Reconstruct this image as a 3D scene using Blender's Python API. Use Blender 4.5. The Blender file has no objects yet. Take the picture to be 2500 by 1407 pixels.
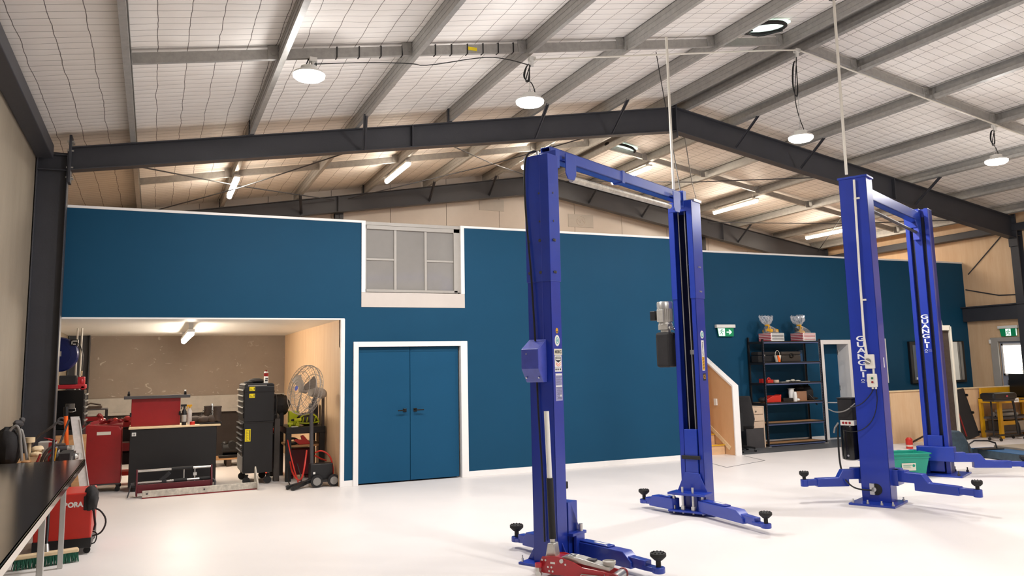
import bpy, math, random
from mathutils import Vector, Matrix
random.seed(7)
S = bpy.context.scene
COL = S.collection
PI = math.pi
def V(*a): return Vector(a[0] if len(a) == 1 else a)

# ------------------------------------------------------------------ materials
def lin(h):
    h = h.lstrip('#'); o = []
    for i in (0, 2, 4):
        c = int(h[i:i+2], 16) / 255
        o.append(c / 12.92 if c <= .04045 else ((c + .055) / 1.055) ** 2.4)
    return o + [1]
MATS = {}
def mat(name, col, rough=.5, metal=0., var=.06, scale=6., bump=0., bscale=40., emit=0., trans=0., alpha=1., coat=0., spec=.5, col2=None, stretch=None):
    m = bpy.data.materials.new(name); m.use_nodes = True; MATS[name] = m
    nt = m.node_tree; N = nt.nodes; L = nt.links; b = N['Principled BSDF']
    c = lin(col)
    b.inputs['Base Color'].default_value = c
    b.inputs['Roughness'].default_value = rough; b.inputs['Metallic'].default_value = metal
    b.inputs['Specular IOR Level'].default_value = spec
    if trans: b.inputs['Transmission Weight'].default_value = trans
    if alpha < 1: b.inputs['Alpha'].default_value = alpha
    if coat: b.inputs['Coat Weight'].default_value = coat; b.inputs['Coat Roughness'].default_value = .08
    if emit: b.inputs['Emission Color'].default_value = c; b.inputs['Emission Strength'].default_value = emit
    if var or bump:
        tc = N.new('ShaderNodeTexCoord'); vec = tc.outputs['Object']
        if stretch:
            mp = N.new('ShaderNodeMapping'); mp.inputs['Scale'].default_value = stretch
            L.new(vec, mp.inputs[0]); vec = mp.outputs[0]
    if var:
        n = N.new('ShaderNodeTexNoise'); n.inputs['Scale'].default_value = scale; n.inputs['Detail'].default_value = 6; n.inputs['Roughness'].default_value = .65
        L.new(vec, n.inputs['Vector'])
        mr = N.new('ShaderNodeMapRange'); mr.inputs[1].default_value = .3; mr.inputs[2].default_value = .7
        L.new(n.outputs[0], mr.inputs[0])
        mx = N.new('ShaderNodeMix'); mx.data_type = 'RGBA'
        c2 = lin(col2) if col2 else None
        mx.inputs[6].default_value = c if c2 else [x * (1 - var) for x in c[:3]] + [1]
        mx.inputs[7].default_value = c2 if c2 else [min(1, x * (1 + var)) for x in c[:3]] + [1]
        L.new(mr.outputs[0], mx.inputs[0]); L.new(mx.outputs[2], b.inputs['Base Color'])
    if bump:
        n2 = N.new('ShaderNodeTexNoise'); n2.inputs['Scale'].default_value = bscale; n2.inputs['Detail'].default_value = 4
        L.new(vec, n2.inputs['Vector'])
        bp = N.new('ShaderNodeBump'); bp.inputs['Strength'].default_value = bump; bp.inputs['Distance'].default_value = .01
        L.new(n2.outputs[0], bp.inputs['Height']); L.new(bp.outputs[0], b.inputs['Normal'])
    return m
mat('teal', '#0b4462', .62, spec=.22, var=.03, scale=2)
mat('teal_door', '#0d4a6c', .58, spec=.22, var=.02, scale=3)
mat('white_trim', '#f2efec', .4, var=.02)
mat('concrete', '#7d7263', .7, var=.2, scale=1.2, bump=.3, bscale=25, col2='#8f8473', stretch=(1, 1, .35))
mat('concrete_dark', '#8a7d72', .6, var=.2, scale=1.8, bump=.3, bscale=20, col2='#94877b')
mat('beige_panel', '#cdc4bc', .35, var=.03, scale=3)
mat('grey_panel', '#b9b3ac', .5, var=.05)
mat('dark_wall', '#2e2623', .7, var=.15)
mat('steel', '#37383e', .5, var=.08, scale=4, bump=.1)
mat('galv', '#a3a19d', .45, metal=.25, var=.14, scale=14, bump=.05)
mat('galv_d', '#6f6f6c', .45, metal=.5, var=.2, scale=10)
mat('zinc', '#c9c9c6', .3, metal=.8, var=.08)
mat('chrome', '#dcdcdc', .1, metal=1., var=.03)
mat('stainless', '#c6c2bb', .14, metal=1., var=.05, scale=3)
mat('alu', '#c8c6c0', .38, metal=.7, var=.12, scale=20)
mat('alu_scratch', '#c4beb2', .45, metal=.35, var=.3, scale=18)
mat('ply', '#dcb68d', .5, var=.14, scale=2.4, col2='#e6c6a0', stretch=(4, 4, .5))
mat('ply_side', '#cfa074', .45, var=.12, scale=2.2, col2='#dbb085', stretch=(1, 1, .4))
mat('ply_lid', '#ae9780', .6, var=.1, scale=2)
mat('wood', '#b98d60', .5, var=.2, scale=6, stretch=(1, 6, 6))
mat('wood_pale', '#e2c9a2', .5, var=.12, scale=6, stretch=(1, 6, 6))
mat('wood_stair', '#e6bd92', .45, var=.1, scale=4, stretch=(.6, 5, 5))
mat('yellow_nosing', '#e8b516', .45, var=.05)
mat('desk', '#d9bfa6', .45, var=.06)
mat('blue', '#1e3aa0', .3, var=.07, scale=5, coat=.25)
mat('blue2', '#2443a6', .33, var=.07, scale=5, coat=.25)
mat('blue_face', '#17329a', .35, var=.05, scale=5, coat=.2)
mat('blue_box', '#4450ad', .3, var=.12, scale=12, coat=.2)
mat('slot', '#0b1130', .5, var=.05)
mat('black', '#121214', .45, var=.1)
mat('black_gloss', '#0f0f10', .2, var=.1)
mat('black_soft', '#1d1b1c', .8, var=.15, bump=.2)
mat('black_metal', '#232326', .4, metal=.2, var=.1)
mat('rubber', '#1a1a1a', .7, var=.15, bump=.2, bscale=120)
mat('grey_dark', '#454345', .55, var=.1)
mat('grey', '#84817d', .5, var=.1)
mat('grey_light', '#b4b0a9', .5, var=.1)
mat('fan_grey', '#8b8177', .45, metal=.3, var=.1)
mat('white', '#ecebe6', .4, var=.03)
mat('cream', '#dcd6c6', .4, var=.05)
mat('ivory', '#e3dfd4', .4, var=.03)
mat('red', '#92181c', .35, var=.08, coat=.2)
mat('red_dark', '#7e1216', .4, var=.1)
mat('red_jack', '#b3242e', .35, var=.06, coat=.3)
mat('red_weld', '#c22a1e', .4, var=.06)
mat('maroon', '#5c0f1c', .4, var=.1)
mat('orange', '#f2661a', .45, var=.05)
mat('cone', '#f0451f', .45, var=.05)
mat('yellow', '#f0d80c', .45, var=.05)
mat('yellow_bench', '#d39c16', .4, var=.06)
mat('lime', '#c3cf1c', .45, var=.05)
mat('green', '#15614a', .6, var=.25, scale=60)
mat('green_crate', '#12967f', .35, var=.05)
mat('green_sign', '#0d8f5c', .4, var=.02, emit=.12)
mat('sign_white', '#e8fff4', .4, var=0, emit=.9)
mat('navy', '#0d1f63', .35, var=.1, coat=.2)
mat('ramp_side', '#34444f', .5, var=.3, scale=14)
mat('ramp_blue', '#1f4f78', .5, var=.25, scale=14)
mat('ramp_grey', '#8f8271', .6, var=.15)
mat('brown', '#3d3028', .75, var=.3, scale=20, bump=.3)
mat('brown_case', '#3d3630', .6, var=.15)
mat('cardboard', '#9c7458', .7, var=.08)
mat('stripe_red', '#b3434f', .5, var=.05)
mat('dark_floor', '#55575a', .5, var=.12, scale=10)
mat('crease', '#4d5a80', .5, var=.05)
mat('text_white', '#e9ecf2', .4, var=0)
mat('text_dark', '#26282c', .5, var=0)
mat('label_grey', '#9b9cc4', .4, var=.1, scale=60)
mat('label_teal', '#63b8b6', .4, var=0)
mat('glass_pane', '#8f8c88', .1, var=.05, scale=2, coat=.5)
mat('screen', '#69737c', .08, var=.03, coat=.5)
mat('door_grey', '#8f95a3', .4, var=.05)
mat('frame_grey', '#aaa59e', .45, var=.04)
mat('lamp', '#fff8ee', .5, var=0, emit=18.)
mat('tube_lamp', '#fff0dc', .5, var=0, emit=75.)
mat('daylight', '#fffbe9', .5, var=0, emit=5.)
mat('plastic_clear', '#d9d5d2', .35, var=.1, scale=30, alpha=.62)
mat('cellophane', '#ffffff', .03, var=0, alpha=.16, spec=1., coat=1.)
mat('wire', '#55504c', .5, var=0)

# white epoxy floor
m = mat('epoxy', '#e9e3df', .22, var=.02, scale=.8, spec=.45)
N = m.node_tree.nodes; L = m.node_tree.links
tc = N.new('ShaderNodeTexCoord'); n = N.new('ShaderNodeTexNoise'); n.inputs['Scale'].default_value = 1.3; n.inputs['Detail'].default_value = 7
mr = N.new('ShaderNodeMapRange'); mr.inputs[3].default_value = .32; mr.inputs[4].default_value = .5
L.new(tc.outputs['Object'], n.inputs['Vector']); L.new(n.outputs[0], mr.inputs[0]); L.new(mr.outputs[0], N['Principled BSDF'].inputs['Roughness'])

# chalky scuffs on the bay wall
m = MATS['concrete_dark']; N = m.node_tree.nodes; L = m.node_tree.links; b = N['Principled BSDF']
tc = N.new('ShaderNodeTexCoord'); mp = N.new('ShaderNodeMapping'); mp.inputs['Scale'].default_value = (1, 1, 2.2); mp.inputs['Rotation'].default_value = (0, .5, 0)
n = N.new('ShaderNodeTexNoise'); n.inputs['Scale'].default_value = 4.5; n.inputs['Detail'].default_value = 8; n.inputs['Distortion'].default_value = 1.5
L.new(tc.outputs['Object'], mp.inputs[0]); L.new(mp.outputs[0], n.inputs['Vector'])
mr = N.new('ShaderNodeMapRange'); mr.inputs[1].default_value = .66; mr.inputs[2].default_value = .72; mr.inputs[4].default_value = .6; L.new(n.outputs[0], mr.inputs[0])
mx = N.new('ShaderNodeMix'); mx.data_type = 'RGBA'; mx.inputs[7].default_value = lin('#cfc4b8')
L.new(b.inputs['Base Color'].links[0].from_socket, mx.inputs[6]); L.new(mr.outputs[0], mx.inputs[0]); L.new(mx.outputs[2], b.inputs['Base Color'])

# roof insulation held by a wire mesh: wires every 0.15 m across and 0.3 m along
def roof_mat():
    m = bpy.data.materials.new('insulation'); m.use_nodes = True
    nt = m.node_tree; N = nt.nodes; L = nt.links; b = N['Principled BSDF']; b.inputs['Roughness'].default_value = .55
    def mth(op, a, c=None, k=None):
        n = N.new('ShaderNodeMath'); n.operation = op
        for i, x in enumerate((a, c)):
            if x is None: continue
            if isinstance(x, (int, float)): n.inputs[i].default_value = x
            else: L.new(x, n.inputs[i])
        return n.outputs[0]
    tc = N.new('ShaderNodeTexCoord'); sp = N.new('ShaderNodeSeparateXYZ'); L.new(tc.outputs['Object'], sp.inputs[0])
    ns = N.new('ShaderNodeTexNoise'); ns.inputs['Scale'].default_value = 1.6; ns.inputs['Detail'].default_value = 3; L.new(tc.outputs['Object'], ns.inputs['Vector'])
    sn = N.new('ShaderNodeSeparateColor'); L.new(ns.outputs['Color'], sn.inputs[0])
    lines = []
    for ax, per, wd, amp, ch in ((0, .292, .0036, .07, 0), (1, .15, .0030, .07, 1)):
        d = mth('MULTIPLY', mth('SUBTRACT', sn.outputs[ch], .5), amp)
        x = mth('ADD', sp.outputs[ax], d)
        f = mth('FRACT', mth('DIVIDE', mth('ADD', x, 30.), per))
        dist = mth('MULTIPLY', mth('ABSOLUTE', mth('SUBTRACT', f, .5)), per)
        lines.append(mth('LESS_THAN', dist, wd))
        if ax == 1: fy = f
        else: fx = f
    ln = mth('MAXIMUM', lines[0], lines[1])
    n2 = N.new('ShaderNodeTexNoise'); n2.inputs['Scale'].default_value = 3; n2.inputs['Detail'].default_value = 5; L.new(tc.outputs['Object'], n2.inputs['Vector'])
    mx0 = N.new('ShaderNodeMix'); mx0.data_type = 'RGBA'; mx0.inputs[6].default_value = lin('#ece6e0'); mx0.inputs[7].default_value = lin('#faf7f3'); L.new(n2.outputs[0], mx0.inputs[0])
    mx = N.new('ShaderNodeMix'); mx.data_type = 'RGBA'; mx.inputs[7].default_value = lin('#6d6662')
    L.new(ln, mx.inputs[0]); L.new(mx0.outputs[2], mx.inputs[6]); L.new(mx.outputs[2], b.inputs['Base Color'])
    # quilted sag between the wires
    hy = mth('ABSOLUTE', mth('SUBTRACT', fy, .5)); hx = mth('ABSOLUTE', mth('SUBTRACT', fx, .5))
    h = mth('ADD', mth('ADD', mth('MULTIPLY', hy, .7), mth('MULTIPLY', hx, .5)), mth('MULTIPLY', n2.outputs[0], .8))
    bp = N.new('ShaderNodeBump'); bp.inputs['Strength'].default_value = .5; bp.inputs['Distance'].default_value = .025
    L.new(h, bp.inputs['Height']); L.new(bp.outputs[0], b.inputs['Normal'])
    MATS['insulation'] = m
roof_mat()

# ------------------------------------------------------------------ mesh builder
class MB:
    def __init__(s): s.v = []; s.f = []; s.sm = []; s.mi = []; s.k = 0
    def add(s, vs, fs, smooth=False):
        o = len(s.v); s.v += [tuple(v) for v in vs]
        for f in fs: s.f.append([o + i for i in f]); s.sm.append(smooth); s.mi.append(s.k)
        return s
    def m(s, k): s.k = k; return s
    def box(s, x0, x1, y0, y1, z0, z1):
        vs = [(x0,y0,z0),(x1,y0,z0),(x1,y1,z0),(x0,y1,z0),(x0,y0,z1),(x1,y0,z1),(x1,y1,z1),(x0,y1,z1)]
        return s.add(vs, [(0,3,2,1),(4,5,6,7),(0,1,5,4),(1,2,6,5),(2,3,7,6),(3,0,4,7)])
    def obox(s, c, dx, dy, dz, sx, sy, sz):
        c = V(c); dx = V(dx).normalized() * sx / 2; dy = V(dy).normalized() * sy / 2; dz = V(dz).normalized() * sz / 2
        vs = [c + a * dx + b * dy + e * dz for e in (-1, 1) for a, b in ((-1,-1),(1,-1),(1,1),(-1,1))]
        return s.add(vs, [(0,3,2,1),(4,5,6,7),(0,1,5,4),(1,2,6,5),(2,3,7,6),(3,0,4,7)])
    def bar(s, p, q, w, h, up=(0, 0, 1)):
        p = V(p); q = V(q); d = (q - p); u = V(up)
        sd = d.cross(u)
        if sd.length < 1e-6: sd = d.cross(V(1, 0, 0))
        u = sd.cross(d)
        return s.obox((p + q) / 2, sd, d, u, w, d.length, h)
    def cyl(s, p, q, r, r2=None, n=16, cap=True):
        p = V(p); q = V(q); r2 = r if r2 is None else r2; d = (q - p).normalized()
        a = d.orthogonal().normalized(); b = d.cross(a)
        vs = [p + r * (math.cos(t) * a + math.sin(t) * b) for t in [2*PI*i/n for i in range(n)]]
        vs += [q + r2 * (math.cos(t) * a + math.sin(t) * b) for t in [2*PI*i/n for i in range(n)]]
        s.add(vs, [(i, (i+1) % n, n + (i+1) % n, n + i) for i in range(n)], True)
        if cap:
            o = len(s.v) - 2*n
            s.f.append([o + i for i in range(n)][::-1]); s.sm.append(False); s.mi.append(s.k)
            s.f.append([o + n + i for i in range(n)]); s.sm.append(False); s.mi.append(s.k)
        return s
    def tube(s, pts, r, n=8, closed=False, smooth=0):
        pts = [V(p) for p in pts]
        for _ in range(smooth):
            o = []
            K = len(pts); R = range(K if closed else K - 1)
            if not closed: o.append(pts[0])
            for i in R:
                a, b = pts[i], pts[(i+1) % K]; o += [a * .75 + b * .25, a * .25 + b * .75]
            if not closed: o.append(pts[-1])
            pts = o
        K = len(pts); rings = []; prev = None
        for i in range(K):
            if closed: t = pts[(i+1) % K] - pts[i-1]
            else: t = pts[min(i+1, K-1)] - pts[max(i-1, 0)]
            if t.length < 1e-9: t = V(0, 0, 1)
            t.normalize()
            if prev is None: a = t.orthogonal().normalized()
            else:
                a = prev - t * prev.dot(t)
                a = a.normalized() if a.length > 1e-6 else t.orthogonal().normalized()
            prev = a; b = t.cross(a)
            rings.append([pts[i] + r * (math.cos(2*PI*j/n) * a + math.sin(2*PI*j/n) * b) for j in range(n)])
        vs = [v for g in rings for v in g]; fs = []
        for i in range(K if closed else K - 1):
            k = (i + 1) % K
            for j in range(n): fs.append((i*n + j, i*n + (j+1) % n, k*n + (j+1) % n, k*n + j))
        s.add(vs, fs, True)
        if not closed:
            o = len(s.v) - K*n
            s.f.append([o + j for j in range(n)][::-1]); s.sm.append(False); s.mi.append(s.k)
            s.f.append([o + (K-1)*n + j for j in range(n)]); s.sm.append(False); s.mi.append(s.k)
        return s
    def lathe(s, prof, c=(0, 0, 0), n=24, axis='z'):
        c = V(c); vs = []
        for r, z in prof:
            for i in range(n):
                t = 2*PI*i/n; p = (r*math.cos(t), r*math.sin(t), z)
                if axis == 'x': p = (p[2], p[0], p[1])
                elif axis == 'y': p = (p[1], p[2], p[0])
                vs.append(c + V(p))
        K = len(prof); fs = [(k*n + i, k*n + (i+1) % n, (k+1)*n + (i+1) % n, (k+1)*n + i) for k in range(K-1) for i in range(n)]
        s.add(vs, fs, True)
        o = len(s.v) - K*n
        if prof[0][0] > 1e-5: s.f.append([o + i for i in range(n)][::-1]); s.sm.append(False); s.mi.append(s.k)
        if prof[-1][0] > 1e-5: s.f.append([o + (K-1)*n + i for i in range(n)]); s.sm.append(False); s.mi.append(s.k)
        return s
    def prism(s, poly, a, b, axis='y'):
        """2-D outline extruded from a to b along an axis ('y': outline in xz, 'x': in yz, 'z': in xy)"""
        def P(p, t):
            return {'y': (p[0], t, p[1]), 'x': (t, p[0], p[1]), 'z': (p[0], p[1], t)}[axis]
        n = len(poly); vs = [P(p, a) for p in poly] + [P(p, b) for p in poly]
        return s.add(vs, [tuple(range(n))[::-1], tuple(range(n, 2*n))] + [(i, (i+1) % n, n + (i+1) % n, n + i) for i in range(n)])
    def ell(s, c, rx, ry, rz, n=16, k=10, noise=0.):
        c = V(c); vs = []; rnd = random.Random(int(abs(c.x*97 + c.y*31 + c.z*13)*100))
        for j in range(1, k):
            ph = PI*j/k
            for i in range(n):
                t = 2*PI*i/n; q = 1 + noise * (rnd.random() - .5)
                vs.append(c + V(rx*q*math.sin(ph)*math.cos(t), ry*q*math.sin(ph)*math.sin(t), rz*q*math.cos(ph)))
        vs += [c + V(0, 0, rz), c - V(0, 0, rz)]; K = (k-1)*n
        fs = [(j*n + i, (j+1)*n + i, (j+1)*n + (i+1) % n, j*n + (i+1) % n) for j in range(k-2) for i in range(n)]
        fs += [(K, i, (i+1) % n) for i in range(n)] + [(K+1, (k-2)*n + (i+1) % n, (k-2)*n + i) for i in range(n)]
        return s.add(vs, fs, True)
    def torus(s, c, R, r, axis='z', n=24, k=8, sy=1.):
        c = V(c); pts = []
        for i in range(n):
            t = 2*PI*i/n; p = (R*math.cos(t), R*sy*math.sin(t), 0)
            if axis == 'x': p = (0, p[0], p[1])
            elif axis == 'y': p = (p[0], 0, p[1])
            pts.append(c + V(p))
        return s.tube(pts, r, k, True)
    def build(s, name, mt, parent=None, bevel=0., loc=None, rot=None, ang=40):
        me = bpy.data.meshes.new(name); me.from_pydata(s.v, [], s.f)
        for q in (mt if isinstance(mt, (list, tuple)) else [mt]): me.materials.append(MATS[q])
        me.polygons.foreach_set('use_smooth', s.sm); me.polygons.foreach_set('material_index', s.mi)
        me.update()
        import bmesh
        bm = bmesh.new(); bm.from_mesh(me); bmesh.ops.recalc_face_normals(bm, faces=bm.faces); bm.to_mesh(me); bm.free()
        if any(s.sm): me.set_sharp_from_angle(angle=math.radians(ang))
        o = bpy.data.objects.new(name, me); COL.objects.link(o)
        if parent: o.parent = parent
        if loc: o.location = loc
        if rot: o.rotation_euler = rot
        if bevel:
            bv = o.modifiers.new('edge', 'BEVEL'); bv.width = bevel; bv.segments = 2; bv.limit_method = 'ANGLE'; bv.angle_limit = math.radians(50)
        return o
def tag(o, label, cat, group=None):
    o['label'] = label; o['category'] = cat
    if group: o['group'] = group
    return o
def thing(name, label, cat, loc=(0, 0, 0), rz=0., group=None):
    o = bpy.data.objects.new(name, None); COL.objects.link(o); o.empty_display_size = .1
    o.location = loc; o.rotation_euler = (0, 0, rz)
    return tag(o, label, cat, group)
def struct(name, mb, mt, bevel=0., parent=None):
    o = mb.build(name, mt, parent, bevel)
    if not parent: o['kind'] = 'structure'
    return o
def copy_tree(o, parent=None):
    c = o.copy(); COL.objects.link(c); c.parent = parent
    for ch in list(o.children): copy_tree(ch, c)
    return c
def B(x0, x1, y0, y1, z0, z1): return MB().box(x0, x1, y0, y1, z0, z1)
def word(name, body, size, mt, parent, M, depth=.002, sx=1., spacing=1., align='CENTER', bold=.0, vstack=0.):
    """flat lettering turned into a mesh and laid on a surface by matrix M"""
    cu = bpy.data.curves.new('lettering', 'FONT'); cu.body = body; cu.size = size; cu.extrude = depth; cu.offset = bold
    cu.align_x = align; cu.align_y = 'CENTER'; cu.space_character = spacing
    if vstack: cu.space_line = vstack
    t = bpy.data.objects.new('lettering', cu); COL.objects.link(t)
    dg = bpy.context.evaluated_depsgraph_get()
    me = bpy.data.meshes.new_from_object(t.evaluated_get(dg)); bpy.data.objects.remove(t)
    me.materials.clear(); me.materials.append(MATS[mt])
    me.transform(Matrix.Diagonal((sx, 1, 1, 1))); me.transform(M)
    o = bpy.data.objects.new(name, me); COL.objects.link(o); o.parent = parent
    return o
def face(origin, right, up):
    r = V(right).normalized(); u = V(up).normalized(); n = r.cross(u)
    M = Matrix.Identity(4)
    for i in range(3): M[i][0] = r[i]; M[i][1] = u[i]; M[i][2] = n[i]; M[i][3] = origin[i]
    return M
ORD = ['first', 'second', 'third', 'fourth', 'fifth', 'sixth', 'seventh', 'eighth', 'ninth', 'tenth', 'eleventh', 'twelfth', 'thirteenth', 'fourteenth']

# ------------------------------------------------------------------ camera
cam_d = bpy.data.cameras.new('camera'); cam = bpy.data.objects.new('camera', cam_d); COL.objects.link(cam); S.camera = cam
yaw, pitch, roll, F = .4165, .1322, -.0210, 1977.1
cy, sy_, cp, sp = math.cos(yaw), math.sin(yaw), math.cos(pitch), math.sin(pitch)
fw = V(sy_*cp, cy*cp, sp); rt = V(cy, -sy_, 0); up = rt.cross(fw)
r2 = math.cos(roll)*rt + math.sin(roll)*up; u2 = -math.sin(roll)*rt + math.cos(roll)*up
Mc = Matrix.Identity(4)
for i in range(3): Mc[i][0] = r2[i]; Mc[i][1] = u2[i]; Mc[i][2] = -fw[i]
Mc[2][3] = 1.65
cam.matrix_world = Mc
cam_d.sensor_width = 36; cam_d.lens = F / 2500 * 36; cam_d.shift_y = -72 / 2500; cam_d.clip_end = 200
# ------------------------------------------------------------------ the setting
FX0, FX1, YN, YB = -1.45, 17.35, -5.5, 17.35
def zl(x): return 4.75 + .17 * x if x < 8.35 else 6.17 - .17 * (x - 8.35)      # underside of the purlins
struct('floor', B(FX0, FX1, YN, YB, -.15, 0), 'epoxy')
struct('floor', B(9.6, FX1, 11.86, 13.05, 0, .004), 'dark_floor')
struct('wall_left', B(FX0 - .2, FX0, YN, YB + .1, 0, 4.4), 'concrete')
r = MB()
r.prism([(FX0 - .2, 4.4), (FX0, 4.4), (FX0, zl(FX0) + .2), (FX0 - .2, zl(FX0) + .2)], YN, YB + .1)
struct('wall_left', r, 'beige_panel')
struct('wall_right', B(FX1, FX1 + .15, YN, 11.72, 0, 5.1).box(FX1, FX1 + .15, 12.33, YB + .1, 0, 5.1).box(FX1, FX1 + .15, 11.72, 12.33, 2.0, 5.1), 'ply')
struct('wall_rear', B(FX0 - .2, FX1 + .15, YN - .15, YN, 0, 6.6), 'beige_panel')
# roof: two slopes of insulation blanket behind safety mesh
r = MB()
r.prism([(FX0 - .2, zl(FX0 - .2) + .2), (8.35, zl(8.35) + .2), (8.35, zl(8.35) + .24), (FX0 - .2, zl(FX0 - .2) + .24)], YN, YB + .1)
r.prism([(8.35, zl(8.35) + .2), (FX1 + .15, zl(FX1 + .15) + .2), (FX1 + .15, zl(FX1 + .15) + .24), (8.35, zl(8.35) + .24)], YN, YB + .1)
struct('ceiling', r, 'insulation')
# gable wall of tall beige panels with narrow joints
r = MB(); x = FX0
xs = [FX0 - .15, -.6, .75, 2.1, 3.42, 4.74, 6.06, 7.38, 8.35, 9.4, 10.75, 12.1, 13.4, 14.7, 16.0, FX1 + .1]
for a, b in zip(xs, xs[1:]):
    a2, b2 = a + .005, b - .005
    r.prism([(a2, 0), (b2, 0), (b2, zl(b2) + .2), (a2, zl(a2) + .2)], YB + .03, YB + .1)
struct('wall_back', r, 'beige_panel')
struct('wall_back', B(FX0, FX1, YB + .1, YB + .14, 0, 6.2), 'grey')
for (a, b, c, d) in ((6.88, 7.5, 5.3, 5.57), (9.22, 9.92, 5.02, 5.34)):
    pn = MB().box(a, b, YB + .018, YB + .03, c, d); o = tag(pn.build('panel_patch', 'grey_panel'), 'faded grey rectangle on the gable, %s' % ('left of the tall lift post' if a < 8 else 'with a faint round emblem, under the right rafter'), 'patch')
    if a > 8: tag_o = MB().torus(((a+b)/2, YB + .016, (c+d)/2), .12, .006, 'y', 28, 6).tube([((a+b)/2 + .1*t, YB + .016, (c+d)/2 + .05*math.sin(t*5)) for t in (-1, -.6, -.2, .2, .6, 1)], .006).build('emblem', 'beige_panel', o)
# bay back wall: bare concrete over a pale board over a dark base
struct('wall_back', B(FX0, 2.48, 17.30, 17.37, 1.2, 2.38), 'concrete_dark')
struct('wall_back', B(FX0, 2.48, 17.27, 17.37, .88, 1.2).box(FX0, 2.48, 17.24, 17.37, .88, .93), 'grey_light')
struct('wall_back', B(FX0, 2.48, 17.30, 17.37, 0, .88), 'dark_wall')
struct('wall_bay', B(2.48, 2.56, 11.84, 17.3, 0, 2.38), 'ply')
struct('ceiling', B(FX0, 2.56, 11.85, 17.37, 2.38, 2.5), 'white')
struct('ceiling', B(FX0, 8.6, 11.92, 17.35, 3.74, 3.78).box(9.6, FX1, 13.17, 17.35, 3.74, 3.78).box(8.6, 9.6, 13.17, 17.35, 3.74, 3.78), 'ply_lid')
# blue front wall
YF = 11.8
r = B(-1.45, 2.48, YF, YF + .12, 2.38, 3.82)
r.box(2.48, 2.80, YF, YF + .12, 1.975, 3.82).box(2.53, 2.72, YF, YF + .12, 0, 1.975).box(2.80, 4.37, YF, YF + .12, 1.975, 2.56)
r.box(4.37, 8.6, YF, YF + .12, 1.975, 3.82).box(4.34, 8.6, YF, YF + .12, 0, 1.975)
struct('wall_front', r, 'teal')
struct('wall_recess', B(9.6, 12.85, 13.05, 13.17, 0, 3.82).box(12.85, 13.58, 13.05, 13.17, 2.0, 3.82).box(13.58, FX1, 13.05, 13.17, 0, 3.82).box(8.6, 9.6, 13.05, 13.17, 2.35, 3.82), 'teal')
struct('wall_stair', B(8.5, 8.6, YF + .12, 17.3, 0, 3.74), 'ply')
r = MB().prism([(11.84, 0), (17.3, 0), (17.3, 3.74), (13.05, 3.74), (13.05, 1.94), (11.84, 1.2)], 9.49, 9.51, 'x')
struct('wall_stair', r, 'ply_side')
struct('wall_stair', MB().prism([(11.84, 0), (13.05, 0), (13.05, 1.94), (11.84, 1.2)], 9.51, 9.6, 'x').box(9.51, 9.6, 13.17, 17.3, 0, 3.74), 'teal')
# plywood low wall closing off the office corner
struct('wall_low', B(13.2, 16.95, 11.72, 11.8, 0, .99), 'ply')
tr = 0
def trim(mb, mt='white_trim', bevel=.003):
    global tr; tr += 1
    return struct('trim_%d' % tr, mb, mt, bevel)
trim(B(-1.45, 2.82, YF - .012, YF + .13, 3.82, 3.855)); trim(B(4.36, 8.61, YF - .012, YF + .13, 3.82, 3.855))
trim(B(8.6, FX1, 13.035, 13.18, 3.82, 3.855))
trim(B(2.775, 2.835, YF - .015, YF + .1, 2.78, 3.855)); trim(B(4.34, 4.40, YF - .015, YF + .1, 2.78, 3.855))
trim(B(2.775, 4.40, YF - .01, YF + .03, 2.56, 2.78), 'beige_panel')
trim(B(-1.45, 2.53, YF - .012, YF + .05, 2.37, 2.392)); trim(B(2.478, 2.535, YF - .015, YF + .05, 0, 2.38))
trim(B(13.15, 17.0, 11.70, 11.82, .99, 1.015), 'wood_pale')
trim(MB().prism([(11.82, 0), (11.82, 1.225), (13.05, 1.97), (13.05, 1.94), (11.85, 1.2), (11.85, 0)], 9.48, 9.61, 'x'))
trim(MB().prism([(11.95, .14), (13.0, .80), (13.0, .72), (12.0, .08)], 9.475, 9.49, 'x'), 'wood_pale')
trim(B(FX1 - .03, FX1, 11.64, 12.42, 0, .02).box(FX1 - .04, FX1 + .01, 12.33, 12.5, 0, 2.06).box(FX1 - .04, FX1 + .01, 11.62, 11.72, 0, 2.06).box(FX1 - .04, FX1 + .01, 11.72, 12.33, 1.97, 2.06), 'frame_grey')
struct('baseboard_front', B(2.53, 2.66, YF - .015, YF, 0, .085).box(4.42, 8.6, YF - .015, YF, 0, .085), 'white_trim', .003)
struct('baseboard_recess', B(9.6, 12.75, 13.035, 13.05, 0, .09).box(13.68, FX1, 13.035, 13.05, 0, .09), 'white_trim', .003)
# window of the mezzanine room
w = struct('window_1', B(2.835, 4.34, YF + .03, YF + .10, 3.74, 3.80).box(2.835, 4.34, YF + .02, YF + .11, 3.80, 3.85).box(2.835, 4.30, YF + .03, YF + .10, 2.79, 2.83).box(4.24, 4.34, YF + .03, YF + .10, 2.8, 3.80).box(2.835, 2.86, YF + .03, YF + .10, 2.8, 3.8)
           .box(3.285, 3.325, YF + .04, YF + .09, 2.83, 3.74).box(3.765, 3.805, YF + .04, YF + .09, 2.83, 3.74).box(2.86, 3.285, YF + .045, YF + .085, 3.27, 3.30).box(3.805, 4.24, YF + .045, YF + .085, 3.27, 3.30), 'frame_grey', .003)
for a, b, c, d in ((2.86, 3.285, 2.83, 3.27), (2.86, 3.285, 3.30, 3.74), (3.325, 3.765, 2.83, 3.74), (3.805, 4.24, 2.83, 3.27), (3.805, 4.24, 3.30, 3.74)):
    B(a, b, YF + .062, YF + .07, c, d).build('pane', 'glass_pane', w)
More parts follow.
